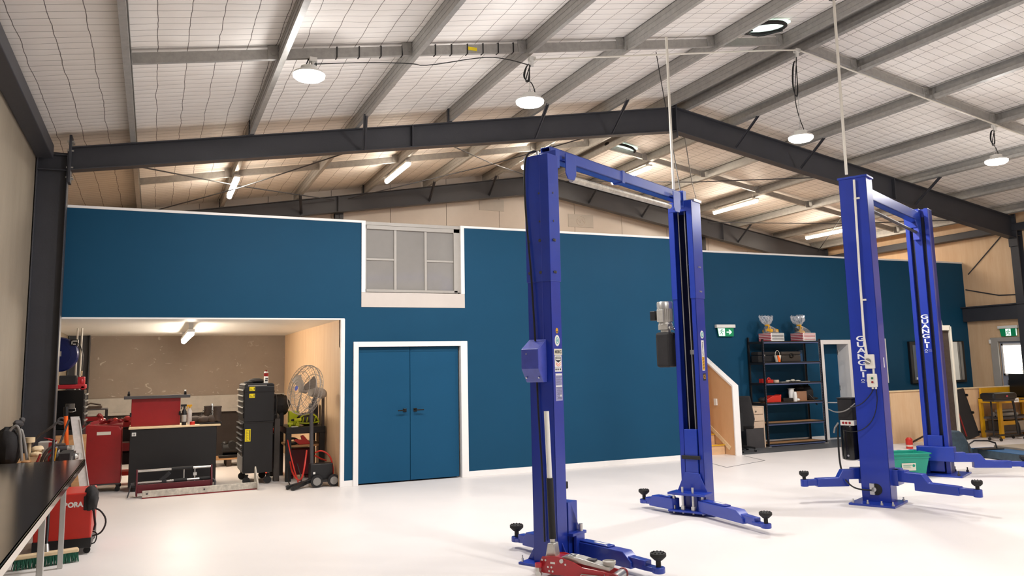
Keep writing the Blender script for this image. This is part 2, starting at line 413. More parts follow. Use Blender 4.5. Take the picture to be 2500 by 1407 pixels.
# double door
d = struct('door_1', B(2.66, 2.735, YF - .03, YF + .12, 0, 2.05).box(4.315, 4.425, YF - .03, YF + .12, 0, 2.05).box(2.735, 4.315, YF - .03, YF + .12, 1.975, 2.05), 'white_trim', .004)
for a, b, h in ((2.737, 3.521, -1), (3.527, 4.29, 1)):
    lf = B(a, b, YF + .03, YF + .07, .02, 1.972).build('door_leaf', 'teal_door', d, .004)
    hx = (3.44, 3.60)[h > 0]
    hd = MB().box(hx - .026, hx + .026, YF + .018, YF + .03, 1.01, 1.06).cyl((hx, YF + .03, 1.035), (hx, YF - .025, 1.035), .011)
    hd.box(min(hx, hx + h*.12), max(hx, hx + h*.12), YF - .035, YF - .022, 1.026, 1.044)
    hd.build('door_handle', 'black_gloss', lf, .002)
    MB().box(a + .01, b - .01, YF + .026, YF + .03, 1.90, 1.962).build('top_rail', 'teal', lf)
# office door in the recess wall
d = struct('door_2', B(12.75, 12.87, 13.02, 13.42, 0, 2.06).box(13.56, 13.68, 13.02, 13.42, 0, 2.06).box(12.87, 13.56, 13.02, 13.42, 1.97, 2.06), 'white_trim', .004)
lf = B(12.872, 13.558, 13.34, 13.38, .01, 1.967).build('door_leaf', 'teal_door', d)
for z in (.25, 1.0, 1.75): B(13.545, 13.56, 13.31, 13.34, z, z + .09).build('hinge', 'zinc', lf)
# outside door with a bright window in the right-hand wall
d = struct('door_3', B(FX1 + .03, FX1 + .08, 11.72, 12.33, 0, 1.97), 'door_grey')
fr = MB().box(FX1 - .0, FX1 + .03, 11.78, 12.28, 1.22, 1.26).box(FX1 - .0, FX1 + .03, 11.78, 12.28, 1.88, 1.92).box(FX1, FX1 + .03, 12.24, 12.28, 1.22, 1.92).box(FX1, FX1 + .03, 11.78, 11.82, 1.22, 1.92).build('window_frame', 'white_trim', d)
B(FX1 + .018, FX1 + .028, 11.82, 12.24, 1.26, 1.88).build('pane', 'daylight', d)
MB().box(FX1 - .0, FX1 + .03, 12.15, 12.2, .98, 1.12).cyl((FX1 - .04, 12.17, 1.05), (FX1 + .02, 12.17, 1.05), .01).box(FX1 - .05, FX1 - .035, 12.05, 12.18, 1.04, 1.06).build('door_handle', 'grey_dark', d)
# stairs
st = thing('staircase', 'pale timber stairs with yellow nosings climbing behind the sloping white-capped wall', 'stairs', (8.6, 12.12, 0))
for k in range(9):
    r = MB().box(.01, .87, .28*k, .28*(k+1) + .02, 0 if k == 0 else .17*k - .02, .17*(k+1) - .012)
    s = r.build('step', 'wood_stair', st)
    B(.01, .87, .28*k - .02, .28*k + .05, .17*(k+1) - .012, .17*(k+1) + .003).build('nosing', 'yellow_nosing', s, .003)
sw = tag(B(9.465, 9.489, 12.28, 12.36, .86, .98).build('light_switch', 'white', None, .004), 'white switch plate on the plywood stair wall', 'switch')

# ------------------------------------------------------------------ steel frames
def portal(yc, label):
    t = thing('portal_frame', label, 'steel frame', (0, yc, 0), group='steel portal frames')
    hw = .09
    def col(xa, xb):       # xa = outer flange, xb = inner flange (room side)
        a, b = min(xa, xb), max(xa, xb)
        r = MB().box(a, a + .014, -hw, hw, 0, 4.5).box(b - .014, b, -hw, hw, 0, 4.5).box(a + .01, b - .01, -.005, .005, 0, 4.5)
        top = 4.25
        for z in (top, 4.45): r.box(a + .012, b - .012, -hw + .01, hw - .01, z, z + .012)
        c = r.build('column', 'steel', t, .003); return c
    cl = col(-1.44, -1.085); cr = col(17.345, 17.17)
    B(-1.5 + .06, -1.0, -.14, .14, 0, .02).build('base_plate', 'steel', cl)
    def raf(pts):
        # pts: (x, zbottom, ztop)
        r = MB()
        lo = [(x, b) for x, b, q in pts]; hi = [(x, q) for x, b, q in pts]
        r.prism(lo + hi[::-1], -.005, .005)
        r.prism(lo + [(x, z + .014) for x, z in lo[::-1]], -hw, hw)
        r.prism(hi + [(x, z - .014) for x, z in hi[::-1]], -hw, hw)
        return r
    rl = raf([(-1.07, 4.26, 4.57), (3.5, 4.98, 5.335), (8.34, 5.72, 6.165)]).box(3.49, 3.51, -.08, .08, 4.98, 5.33).build('rafter', 'steel', t, .003)
    rr = raf([(8.36, 5.72, 6.165), (17.16, 4.19, 4.67)]).box(13.6, 13.62, -.08, .08, 4.80, 5.28).build('rafter', 'steel', t, .003)
    ep = B(-1.085, -1.055, -.1, .1, 4.10, 4.72).build('end_plate', 'steel', cl, .003)
    for z in (4.17, 4.30, 4.52, 4.64):
        for y in (-.06, .06): MB().cyl((-1.11, y, z), (-1.03, y, z), .013, n=6).build('bolt', 'zinc', ep)
    B(17.14, 17.17, -.1, .1, 4.02, 4.73).build('end_plate', 'steel', cr, .003)
    B(8.335, 8.365, -.1, .1, 5.6, 6.22).build('ridge_plate', 'steel', rl, .003)
    return t
p1 = portal(11.62, 'charcoal steel portal frame standing just in front of the blue wall')
p2 = copy_tree(p1); p2.location.y = 17.05; p2['label'] = 'charcoal steel portal frame against the beige gable wall, far behind the blue wall'

# purlins: galvanised C sections; group label by counting from the left
PX = [-.31, 1.19, 2.68, 4.14, 5.55, 7.01, 8.24, 8.62, 9.66, 11.17, 12.68, 14.15, 15.6, 16.95]
for i, x in enumerate(PX):
    left = x < 8.35; z = zl(x); s = .17 if left else -.17
    wa, wb = x - .065, x
    r = MB(); y0, y1 = YN, YB
    web = wa if left else wb - .004
    def q(a, b, c, d):   # box sheared with the roof slope
        r.prism([(a, z + c + s*(a - x)), (b, z + c + s*(b - x)), (b, z + d + s*(b - x)), (a, z + d + s*(a - x))], y0, y1)
    q(web, web + .004, .003, .197); q(wa, wb, 0, .004); q(wa, wb, .193, .197)
    lip = wb - .004 if left else wa
    q(lip, lip + .004, .003, .022 if left else .062); q(lip, lip + .004, .175, .196)
    if left: q(web - .005, web, .06, .068); q(web - .005, web, .13, .138)
    nm = 'leftmost' if i == 0 else 'rightmost' if i == len(PX) - 1 else ORD[i]
    tag(r.build('roof_purlin', 'galv'), 'galvanised roof purlin running back to the gable, %s' % ('nearest the left wall' if i == 0 else 'nearest the right wall' if i == len(PX)-1 else nm + ' counting from the left wall'), 'purlin', 'roof purlins')
for row, (yy, wd) in enumerate(((8.65, 'near row above the lamps'), (14.4, 'far row behind the near rafter'))):
    for i in range(len(PX) - 1):
        a, b = PX[i], PX[i+1]
        if b - a < .6: continue
        a += .006; b -= .07
        za, zb = zl(a) + .1, zl(b) + .1
        r = MB().bar((a, yy, za), (b, yy, zb), .01, .11, (0, 0, 1))
        r.bar((a, yy + .025, za - .052), (b, yy + .025, zb - .052), .05, .005).bar((a, yy + .025, za + .052), (b, yy + .025, zb + .052), .05, .005)
        o = tag(r.build('purlin_brace', 'galv'), 'galvanised brace from %s to %s purlin, %s' % (ORD[i], ORD[i+1], wd), 'brace', 'purlin braces')
        MB().bar((b - .11, yy - .012, zl(b) + .1), (b + .0, yy - .012, zl(b) + .11), .012, .15).cyl((b - .05, yy - .03, zl(b) + .1), (b - .05, yy - .01, zl(b) + .1), .03, n=12).build('cleat', 'galv', o)
# fly braces and cleats on the near rafter
def zraf(x):   # rafter underside
    return 4.26 + (x + 1.07) * (5.72 - 4.26) / 9.41 if x < 8.35 else 5.72 - (x - 8.36) * 1.5 / 8.61
for k, (x, dx) in enumerate(((1.16, 0), (2.62, .42), (4.1, 0), (5.5, .15), (6.97, .1), (9.66, -.12), (11.17, -.1), (14.15, -.1))):
    z = zl(x)
    for fi, (yf, wd) in enumerate(((11.53, 'near rafter'), (17.13, 'far rafter'))):
        if k in (0, 2): 
            r = MB().box(x - .05, x + .02, yf - .03, yf + .02, z - .02, z + .2)
            tag(r.build('purlin_cleat', 'steel'), 'short dark cleat tying the %s purlin to the %s' % (ORD[min(range(len(PX)), key=lambda j: abs(PX[j]-x))], wd), 'cleat', 'purlin cleats')
            continue
        r = MB().bar((x, yf - .62, z + .02), (x + dx * .3, yf - .01, zraf(x) + .04), .06, .006, (0, 1, 1)).bar((x, yf - .62, z + .02), (x + dx * .3, yf - .01, zraf(x) + .04), .006, .06, (0, 1, 1))
        tag(r.build('fly_brace', 'steel'), 'dark angle strut from the %s purlin down to the %s' % (ORD[min(range(len(PX)), key=lambda j: abs(PX[j]-x))], wd), 'strut', 'fly braces')
for x, w in ((3.56, 'left of the mezzanine window'), (13.1, 'right of the near lift')):
    r = MB().box(x - .09, x + .09, 17.2, 17.215, 0, zl(x) - .1).box(x - .09, x + .09, 17.32, 17.335, 0, zl(x) - .1).box(x - .005, x + .005, 17.2, 17.33, 0, zl(x) - .1)
    tag(r.build('gable_post', 'steel'), 'dark steel post against the gable wall, %s' % w, 'post', 'gable posts')
# thin bracing rods under the far roof bay
for k, (x0, x1, w) in enumerate(((-.9, 3.4, 'nearest the left wall'), (3.7, 8.2, 'left of the ridge'), (8.6, 12.9, 'right of the ridge'), (13.1, 16.8, 'nearest the right wall'))):
    for a, b, wd, dz in ((x0, x1, 'slanting away to the right', 0), (x1, x0, 'slanting away to the left', -.035)):
        r = MB().tube([(a, 11.72, zl(a) - .10), ((a+b)/2, 14.4, (zl(a) + zl(b))/2 - .13 + dz), (b, 16.96, zl(b) - .10)], .011, 6)
        tag(r.build('bracing_rod', 'steel'), 'thin dark roof bracing rod %s, pair %s' % (wd, w), 'rod', 'roof bracing rods')
tag(B(-1.44, -1.25, YN, 11.5, 4.385, 4.56).build('eaves_beam', 'steel', None, .01), 'charcoal steel beam along the top of the left concrete wall', 'beam')
tag(B(17.12, 17.34, YN, 17.1, 4.36, 4.52).build('eaves_beam', 'steel', None, .01), 'charcoal steel beam along the top of the right-hand wall', 'beam')
tag(B(17.2, 17.34, YN, 13.04, 2.45, 2.76).box(17.14, 17.34, YN, 13.04, 2.76, 2.79).build('wall_beam', 'steel', None, .006), 'dark horizontal beam on the right wall above the exit door', 'beam')
tag(MB().tube([(17.335, 12.9, 3.55), (17.335, 11.8, 4.5)], .012, 6).build('bracing_rod', 'steel'), 'thin rod slanting across the tan right wall under the eaves', 'rod')
tag(MB().tube([(17.335, 13.0, 3.2), (17.335, 12.2, 3.0), (17.335, 11.75, 2.98)], .014, 6).build('bracing_rod', 'steel'), 'short dark rod on the tan right wall above the horizontal beam', 'rod')

# roof openings with torn blanket
for (x, y, lb) in ((7.49, 8.25, 'just left of the ridge, above the brace row'), (8.95, 14.4, 'beyond the near rafter, right of the ridge')):
    z = zl(x) + .165; t = thing('roof_vent', 'bright oval hole in the roof blanket %s' % lb, 'vent', (x, y, z))
    s = .17 if x < 8.35 else -.17
    MB().prism([(-.32, -.015 - .32*s), (.32, -.015 + .32*s), (.32, .015 + .32*s), (-.32, .015 - .32*s)], -.17, .17).build('dome', 'sign_white', t)
    MB().tube([(.34*math.cos(a), .2*math.sin(a), .34*math.cos(a)*s - .02) for a in [2*PI*i/18 for i in range(18)]], .028, 8, True).build('rim', 'black_soft', t)
    MB().tube([(.3*math.cos(a)+.03, .16*math.sin(a), .3*math.cos(a)*s - .06 + .015*math.sin(3*a)) for a in [2*PI*i/9 for i in range(6)]], .012, 6, False, 1).build('cable', 'black', t)

# ------------------------------------------------------------------ lamps
def high_bay(x, y, zb, topz, label, fill=.5, energy=330):
    t = thing('high_bay_lamp', label, 'lamp', (x, y, zb), group='high bay lamps')
    MB().lathe([(.172, .022), (.165, .045), (.12, .06), (.09, .065), (.09, .11), (.05, .12), (0, .12)], n=32).build('housing', 'white', t)
    MB().lathe([(0, -.045), (.08, -.042), (.14, -.028), (.168, -.005), (.172, .022)], n=32).build('lens', 'lamp', t)
    h = topz - zb
    MB().torus((0, 0, .145), .025, .005, 'x', 14, 6).build('hook', 'zinc', t)
    MB().tube([(0, 0, .17), (.004, 0, h*.5), (0, 0, h)], .004, 6).build('chain', 'zinc', t)
    c = MB().tube([(.05, 0, .1), (.09, .02, .16), (.03, .03, .3), (-.05, .02, h*.45), (-.02, .0, h*.7), (.03, 0, h - .06)], .007, 6, False, 2)
    if h > .3:
        for q in range(3): c.tube([(-.04 + .012*q, .01*q, h*.45 + .02), (-.06 - .01*q, .02, h*.6), (-.02, .02 + .01*q, h*.86), (.01, 0, h*.9), (.0, -.01, h*.7), (-.02 + .01*q, -.01, h*.5)], .0065, 6, True, 2)
    c.build('cable', 'black', t)
    MB().cyl((.04, 0, h - .09), (.04, 0, h - .02), .022, n=12).box(.0, .08, -.035, .035, h - .02, h + .03).build('socket', 'white', t)
    L = bpy.data.lights.new('lamp_light', 'AREA'); L.shape = 'DISK'; L.size = .3; L.energy = energy; L.color = (1, .975, .955)
    o = bpy.data.objects.new('lamp_light', L); COL.objects.link(o); o.parent = t; o.location = (0, 0, -.05)
    L = bpy.data.lights.new('roof_fill', 'POINT'); L.shadow_soft_size = .1; L.energy = energy * fill; L.color = (1, .97, .94)  # extra point light added below the housing to brighten the roof
    o = bpy.data.objects.new('roof_fill', L); COL.objects.link(o); o.parent = t; o.location = (0, 0, -.16)
    return t
E_NEAR = 112
high_bay(1.45, 8.65, 4.83, 5.02, 'round high bay lamp glaring just under the brace, leftmost of the four', fill=.22, energy=E_NEAR)
high_bay(4.11, 8.65, 4.84, 5.40, 'round high bay lamp on a chain with looped cable, second from the left', energy=E_NEAR)
high_bay(8.40, 8.65, 4.80, 6.12, 'round high bay lamp on the longest drop, hanging from the ridge', energy=E_NEAR)
high_bay(12.56, 8.65, 4.81, 5.42, 'round high bay lamp with coiled flex, rightmost of the four', energy=E_NEAR)
for x, w in ((4.11, 'nearest the left wall'), (8.4, 'in the middle'), (12.56, 'nearest the right wall')): high_bay(x, 2.6, 4.82, zl(x) + .1, 'round high bay lamp in the front row, %s' % w, energy=E_NEAR)
def tube_light(x, y0, y1, z, label, strength=None):
    t = thing('tube_light', label, 'lamp', (x, y0, z), group='tube lights')
    n = y1 - y0
    MB().box(-.05, .05, 0, n, .02, .06).build('body', 'white', t, .006)
    MB().cyl((0, .02, -.005), (0, n - .02, -.005), .042, n=14).build('diffuser', 'tube_lamp', t)
    for yb in (.1, n - .13): B(-.03, .03, yb, yb + .03, .06, .16).build('bracket', 'zinc', t)
    return t
tube_light(1.17, 13.85, 15.4, 4.84, 'slim tube light under the roof nearest the left wall')
tube_light(4.12, 13.85, 15.4, 5.34, 'slim tube light above the mezzanine window')
tube_light(7.06, 13.8, 15.3, 5.84, 'slim tube light mostly hidden by the top of the near blue lift post')
tube_light(9.65, 14.35, 15.95, 5.84, 'slim tube light crossed by the overhead beam of the near lift')
tube_light(12.64, 14.5, 16.1, 5.33, 'slim tube light right of the near lift, under the right slope')
tube_light(15.58, 14.5, 16.1, 4.83, 'slim tube light lowest on the right, partly behind the far lift post')
tube_light(.49, 12.7, 15.9, 2.221, 'tube light on the ceiling of the storage bay')

# conduits
def conduit(pts, r, label, m='ivory', sm=0): return tag(MB().tube(pts, r, 8, False, sm).build('conduit', m), label, 'conduit')
conduit([(4.16, 8.6, 5.38), (5.0, 8.58, 5.52), (7.9, 8.58, 6.03), (8.36, 8.58, 6.10)], .012, 'white conduit along the brace row from the second lamp to the ridge')
conduit([(8.44, 8.58, 6.10), (9.6, 8.58, 5.9), (12.5, 8.58, 5.42), (14.2, 8.58, 5.12)], .012, 'white conduit down the right slope from the ridge to the rightmost lamp')
conduit([(1.5, 8.62, 4.97), (2.0, 8.6, 5.05), (2.6, 8.59, 5.12), (2.75, 8.59, 5.1), (3.5, 8.6, 5.33), (3.8, 8.6, 5.34), (4.1, 8.6, 5.3)], .006, 'thin black cable tied along the brace between the first two lamps', 'black', 2)
r = MB()
for x in [1.75, 2.0, 2.25, 2.5, 2.9, 3.1, 3.3, 3.5, 3.7, 3.9]: r.box(x - .006, x + .006, 8.635, 8.715, zl(x) + .04, zl(x) + .165)
tag(r.build('cable_ties', 'black'), 'black cable ties round the brace between the first two lamps', 'cable ties')
tag(B(3.30, 3.42, 8.638, 8.643, zl(3.33) + .085, zl(3.33) + .125).build('inspection_tag', 'yellow'), 'small yellow tag on the galvanised brace', 'tag')
# ------------------------------------------------------------------ vehicle lifts
def pad_mb(stem, r=.062):
    q = MB().cyl((0, 0, 0), (0, 0, stem), .02, n=14).lathe([(.03, stem - .03), (.05, stem - .012), (r, stem), (r, stem + .022), (r - .006, stem + .026), (0, stem + .026)], n=28)
    for k in range(10):
        t = 2*PI*k/10; q.box(.045*math.cos(t) - .005, .045*math.cos(t) + .005, .045*math.sin(t) - .005, .045*math.sin(t) + .005, stem + .024, stem + .031)
    return q
def armA(t, a, b, z0=.05, stem=.1, nm='lift_arm'):
    a = V(a[0], a[1], 0); b = V(b[0], b[1], 0); d = b - a; Ln = d.length; d.normalize(); sd = V(-d.y, d.x, 0); zc = z0 + .06
    P = lambda s, o=0, z=zc: a + d*s + sd*o + V(0, 0, z)
    r = MB()
    # outer tube with a clipped nose
    pr = [(-.02, z0), (-.02, z0 + .12), (Ln*.62, z0 + .12), (Ln*.72, z0 + .05), (Ln*.72, z0)]
    for o1, o2 in ((-.055, .055),):
        vs = [a + d*s + sd*o + V(0, 0, z) for o in (o1, o2) for s, z in pr]; n = len(pr)
        r.add(vs, [tuple(range(n)), tuple(range(n, 2*n))[::-1]] + [(i, n + i, n + (i+1) % n, (i+1) % n) for i in range(n)])
    r.bar(P(Ln*.5, 0, z0 + .055), P(Ln*.88, 0, z0 + .045), .075, .075)
    r.bar(P(Ln*.84, 0, z0 + .028), P(Ln*1.0, 0, z0 + .028), .085, .035); r.cyl(P(Ln, 0, z0 + .005), P(Ln, 0, z0 + .05), .05, n=20)
    r.bar(P(.02, 0, z0 + .127), P(Ln*.42, 0, z0 + .127), .085, .014)
    o = r.build(nm, 'blue', t, .006)
    MB().bar(P(Ln*.2, 0, z0 + .1355), P(Ln*.36, 0, z0 + .1355), .035, .001).build('arm_label', 'white', o)
    p = pad_mb(stem).build('lift_pad', 'rubber', o); p.location = P(Ln, 0, z0 + .03)
    return o
def armB(t, a, b, z0=.17, stem=.09, pad=True):
    a = V(a[0], a[1], 0); b = V(b[0], b[1], 0); d = b - a; Ln = d.length; d.normalize(); sd = V(-d.y, d.x, 0)
    r = MB()
    pr = [(-.05, z0 + .08), (-.05, z0 + .21), (.12, z0 + .21), (.12, z0 + .19), (Ln*.35, z0 + .19), (Ln*.43, z0 + .10), (Ln*.80, z0 + .095), (Ln*.80, z0), (Ln*.25, z0), (Ln*.25, z0 + .08)]
    vs = [a + d*s + sd*o + V(0, 0, z) for o in (-.05, .05) for s, z in pr]; n = len(pr)
    r.add(vs, [tuple(range(n)), tuple(range(n, 2*n))[::-1]] + [(i, n + i, n + (i+1) % n, (i+1) % n) for i in range(n)])
    P = lambda s, z: a + d*s + V(0, 0, z)
    r.bar(P(Ln*.75, z0 + .05), P(Ln*.98, z0 + .05), .075, .07); r.cyl(P(Ln, z0 + .005), P(Ln, z0 + .085), .045, n=20)
    o = r.build('lift_arm', 'blue', t, .006)
    if pad: p = pad_mb(stem, .055).build('lift_pad', 'rubber', o); p.location = P(Ln, z0 + .06)
    return o

# --- near lift: plain posts
LA = thing('two_post_lift', 'near blue two-post lift with a control box on its tall post and 4000KG plate', 'vehicle lift', (2.98, 6.41, 0), math.radians(28.7), 'two-post lifts')
D, H = 2.81, 3.5
r = MB().box(0, .012, -.27, 0, .02, 3.44).box(0, .2, -.012, 0, .02, 3.44).box(0, .2, -.27, -.258, .02, 3.44).box(.188, .2, -.27, -.215, .02, 3.44).box(.188, .2, -.055, 0, .02, 3.44)
pa = r.build('post', 'blue_face', LA, .006)
B(-.006, .206, -.278, .008, 2.37, 3.5).build('upper_sleeve', 'blue', pa, .006)
B(-.0075, -.006, -.178, -.175, 1.86, 3.49).build('weld_seam', 'blue_box', pa)
b1 = MB()
for z in (2.45, 2.73):
    for y in (-.035, -.165): b1.cyl((-.02, y, z), (-.004, y, z), .014, n=6)
    for x in (.06, .09): b1.cyl((x, -.29, z), (x, -.275, z), .012, n=6)
for z in (2.9, 3.15): b1.cyl((-.01, -.165, z), (-.004, -.165, z), .01, n=6).cyl((.08, -.282, z), (.08, -.277, z), .01, n=6)
b1.build('bolts', 'grey_dark', pa)
MB().box(-.1, .26, -.36, .12, 0, .02).prism([(0, .02), (.12, .02), (0, .19)], .08, .095, 'x').prism([(-.27, .02), (-.36, .02), (-.27, .19)], .08, .095, 'x').build('base_plate', 'blue', pa, .004)
for (x, y) in ((-.07, .09), (.2, .09), (-.07, -.33), (.2, -.33)): MB().cyl((x, y, .015), (x, y, .05), .012, n=6).cyl((x, y, .02), (x, y, .075), .007, n=8).build('anchor_bolt', 'zinc', pa)
# control box
r = MB().prism([(0, 1.875), (-.125, 1.79), (-.125, 1.625), (-.055, 1.51), (0, 1.51)], -.185, -.005)
cb = r.build('control_box', 'blue_box', LA, .005)
MB().cyl((-.125, -.06, 1.75), (-.128, -.06, 1.75), .006, n=10).cyl((-.085, -.03, 1.55), (-.09, -.03, 1.547), .007, n=10).cyl((-.085, -.16, 1.55), (-.09, -.16, 1.547), .007, n=10).build('screw', 'zinc', cb)
# hose looping over the top and down the face
MB().tube([(.06, -.1, 3.5), (.06, -.1, 3.56), (-.02, -.04, 3.53), (-.03, -.01, 3.4), (-.022, -.012, 3.0), (-.03, -.06, 2.5), (-.03, -.075, 2.2), (-.03, -.09, 1.86)], .009, 8, False, 2).build('hose', 'black', LA)
MB().tube([(-.02, -.09, 1.52), (-.022, -.1, 1.2), (-.022, -.125, .75), (-.022, -.13, .2)], .008, 8, False, 2).build('hose', 'black', LA)
MB().cyl((.06, -.1, 3.5), (.06, -.1, 3.55), .016, n=10).build('hose_fitting', 'zinc', LA)
# stickers on the side face (y = -.27)
def side(name, x0, x1, z0, z1, m, par, y=-.27, d=.0012): return B(x0, x1, y - d, y, z0, z1).build(name, m, par)
def disc(name, x, z, rad, m, par, y=-.27, d=.0015): return MB().cyl((x, y, z), (x, y - d, z), rad, n=28).build(name, m, par)
s0 = disc('sticker', .1, 1.945, .024, 'yellow_bench', LA); MB().prism([(.085, 1.94), (.115, 1.94), (.1, 1.925)], -.2728, -.2716).build('arrow', 'text_dark', s0)
s1 = disc('sticker', .1, 1.86, .048, 'white', LA); MB().torus((.1, -.2716, 1.86), .026, .004, 'y', 24, 6).build('ring', 'label_teal', s1)
MB().cyl((.1, -.2714, 1.86), (.1, -.2718, 1.86), .012, n=16).build('dot', 'label_teal', s1)
s2 = side('capacity_plate', .03, .185, 1.735, 1.79, 'cream', LA, d=.003)
word('lettering', '4000KG', .04, 'text_dark', s2, face((.108, -.2735, 1.762), (1, 0, 0), (0, 0, 1)), .0004, .95, bold=.0008)
s3 = side('sticker', .04, .175, 1.635, 1.732, 'white', LA)
MB().prism([(.055, 1.722), (.160, 1.722), (.160, 1.69), (.108, 1.672), (.055, 1.69)], -.2722, -.2714).build('emblem', 'text_dark', s3)
MB().box(.064, .152, -.2727, -.2722, 1.708, 1.715).box(.064, .152, -.2727, -.2722, 1.694, 1.701).build('lettering_bars', 'white', s3)
MB().tube([(.06, -.272, 1.672), (.108, -.272, 1.655), (.155, -.272, 1.672)], .0025, 5).tube([(.06, -.272, 1.658), (.108, -.272, 1.641), (.155, -.272, 1.658)], .0025, 5).build('chevron', 'orange', s3)
s4 = side('sticker', .04, .175, 1.595, 1.632, 'white', LA)
for x in (.06, .1, .145): MB().box(x - .012, x + .012, -.2722, -.2712, 1.607, 1.622).build('mark', 'text_dark', s4)
s5 = side('data_label', .045, .178, 1.35, 1.583, 'label_grey', LA)
q = MB().box(.05, .172, -.2722, -.2712, 1.565, 1.578).box(.05, .172, -.2722, -.2712, 1.468, 1.478).box(.13, .16, -.2722, -.2712, 1.385, 1.4)
q.build('heading', 'white', s5)
q = MB()
for k in range(8): q.box(.055, .17 - .02*((k*7) % 3), -.2722, -.2712, 1.552 - k*.009, 1.554 - k*.009)
for k in range(9): q.box(.06 + .01*((k*5) % 3), .165, -.2722, -.2712, 1.458 - k*.0115, 1.4605 - k*.0115)
q.build('small_print', 'text_dark', s5)
pa.scale = (.76, .905, 1)
for o_ in (s0, s1, s2, s3, s4, s5): o_.scale = (.76, .905, 1)
# carriage and arms on the tall post
cr = MB().box(.15, .36, -.30, .03, .225, .25).box(.15, .36, -.30, .03, .035, .055).box(.16, .3, -.25, -.02, .02, .5).prism([(.2, .5), (.34, .25), (.2, .25)], -.25, -.235).prism([(.2, .5), (.34, .25), (.2, .25)], -.035, -.02).box(.2, .33, -.3, -.27, .06, .24).build('carriage', 'blue', LA, .004)
for y in (-.28, .0): MB().cyl((.3, y, .02), (.3, y, .31), .018, n=14).build('hinge_pin', 'zinc', cr)
MB().box(.2, .25, -.2, -.1, .6, .66).build('bump_stop', 'rubber', cr, .006)
armA(LA, (.3, -.28), (.10, -1.11)); armA(LA, (.3, .0), (.42, .50))
# second post, open side towards the first
x0, x1 = D, D + .23
r = MB().box(x1 - .012, x1, -.28, 0, .02, 3.5).box(x0, x1, -.012, 0, .02, 3.5).box(x0, x1, -.28, -.268, .02, 3.5).box(x0, x0 + .012, -.28, -.225, .02, 3.5).box(x0, x0 + .012, -.055, 0, .02, 3.5)
pb = r.build('post', 'blue_face', LA, .006)
MB().box(x0 - .007, x0, -.288, -.22, 2.37, 3.5).box(x0 - .007, x0, -.06, .008, 2.37, 3.5).box(x0 - .007, x1 + .006, -.288, -.28, 2.37, 3.5).box(x0 - .007, x1 + .006, 0, .008, 2.37, 3.5).box(x0 - .01, x1, -.28, 0, 3.38, 3.5).build('upper_sleeve', 'blue', pb, .004)
B(x1 - .03, x1 - .012, -.268, -.012, .02, 3.4).build('inner_back', 'slot', pb)
B(x0 + .05, x1 + .02, -.30, -.16, 3.49, 3.52).build('top_bracket', 'alu', pb, .003)
MB().tube([(x0 + .03, -.10, 3.4), (x0 + .03, -.115, .9)], .006, 6).tube([(x0 + .03, -.18, 3.4), (x0 + .03, -.19, .9)], .006, 6).build('lift_cable', 'grey', pb)
q = MB().cyl((x0 + .1, -.185, .9), (x0 + .1, -.185, 1.9), .035, n=18).build('hydraulic_ram', 'black_gloss', pb); B(x0 + .055, x0 + .07, -.215, -.155, 1.74, 1.79).build('ram_label', 'grey', q)
MB().box(x0 - .1, x1 + .1, -.42, .12, 0, .02).build('base_plate', 'blue', pb, .004)
b2 = MB()
for z in (2.45, 2.73): 
    for x in (.1, .14): b2.cyl((x0 + x, -.297, z), (x0 + x, -.286, z), .01, n=6)
for z in (2.0+.78, 2.0+.52): b2.cyl((x1 - .035, -.13, z), (x1 - .028, -.13, z), .008, n=8)
b2.build('bolts', 'zinc', pb)
c2 = MB().box(x0 - .015, x0 + .09, -.215, -.065, .04, .91).box(x0 - .02, x0 + .02, -.235, -.045, .04, .43)
c2.prism([(-.225, .44), (-.055, .44), (.04, .235), (-.32, .235)], x0 - .03, x0 - .015, 'x').box(x0 - .2, x0 + .02, -.36, .08, .215, .24).box(x0 - .2, x0 + .02, -.36, .08, .035, .055).box(x0 - .06, x0 - .0, -.2, -.12, .05, .22)
c2 = c2.build('carriage', 'blue', LA, .004)
for y in (-.31, -.2, -.08, .03): MB().cyl((x0 - .15, y, .02), (x0 - .15, y, .30 if y in (-.2, -.08) else .24), .013, n=12).box(x0 - .165, x0 - .135, y - .018, y + .018, .06, .1).build('hinge_pin', 'zinc', c2)
B(x0 - .035, x0 - .012, -.25, -.03, .585, .625).build('bump_stop', 'rubber', c2, .004)
armA(LA, (x0 - .13, -.31), (2.166, -1.186)); armA(LA, (x0 - .13, .03), (x0 + .04, .50))
# power unit
pu = thing('power_unit', '', 'x'); 
for k in ('label', 'category'): del pu[k]
pu.parent = LA; pu.location = (x0 + .04, .13, 0)
MB().box(-.1, .1, -.09, .09, 1.60, 2.0).build('oil_tank', 'black_soft', pu, .03)
MB().cyl((0, 0, 2.0), (0, 0, 2.03), .06).box(-.07, .07, -.06, .06, 2.03, 2.09).cyl((0, 0, 2.09), (0, 0, 2.13), .085, .07).cyl((-.05, -.07, 2.05), (-.05, -.09, 2.05), .018).cyl((.02, -.07, 2.05), (.02, -.09, 2.05), .018).tube([(.05, -.06, 2.05), (.09, -.11, 2.0), (.12, -.12, 2.02)], .012).build('pump_block', 'alu', pu, .004)
q = MB().cyl((0, 0, 2.12), (0, 0, 2.28), .078, n=24)
for k in range(24): t = 2*PI*k/24; q.obox((.083*math.cos(t), .083*math.sin(t), 2.2), (math.cos(t), math.sin(t), 0), (-math.sin(t), math.cos(t), 0), (0, 0, 1), .016, .006, .15)
q.build('motor', 'grey_light', pu); MB().lathe([(.09, 2.27), (.092, 2.34), (.085, 2.355), (0, 2.36)], n=28).build('motor_cap', 'zinc', pu)
MB().box(-.09, .02, .08, .15, 2.14, 2.25).build('terminal_box', 'black', pu, .008); MB().box(-.11, -.085, -.03, .05, 2.12, 2.26).build('terminal_plate', 'alu', pu, .004)
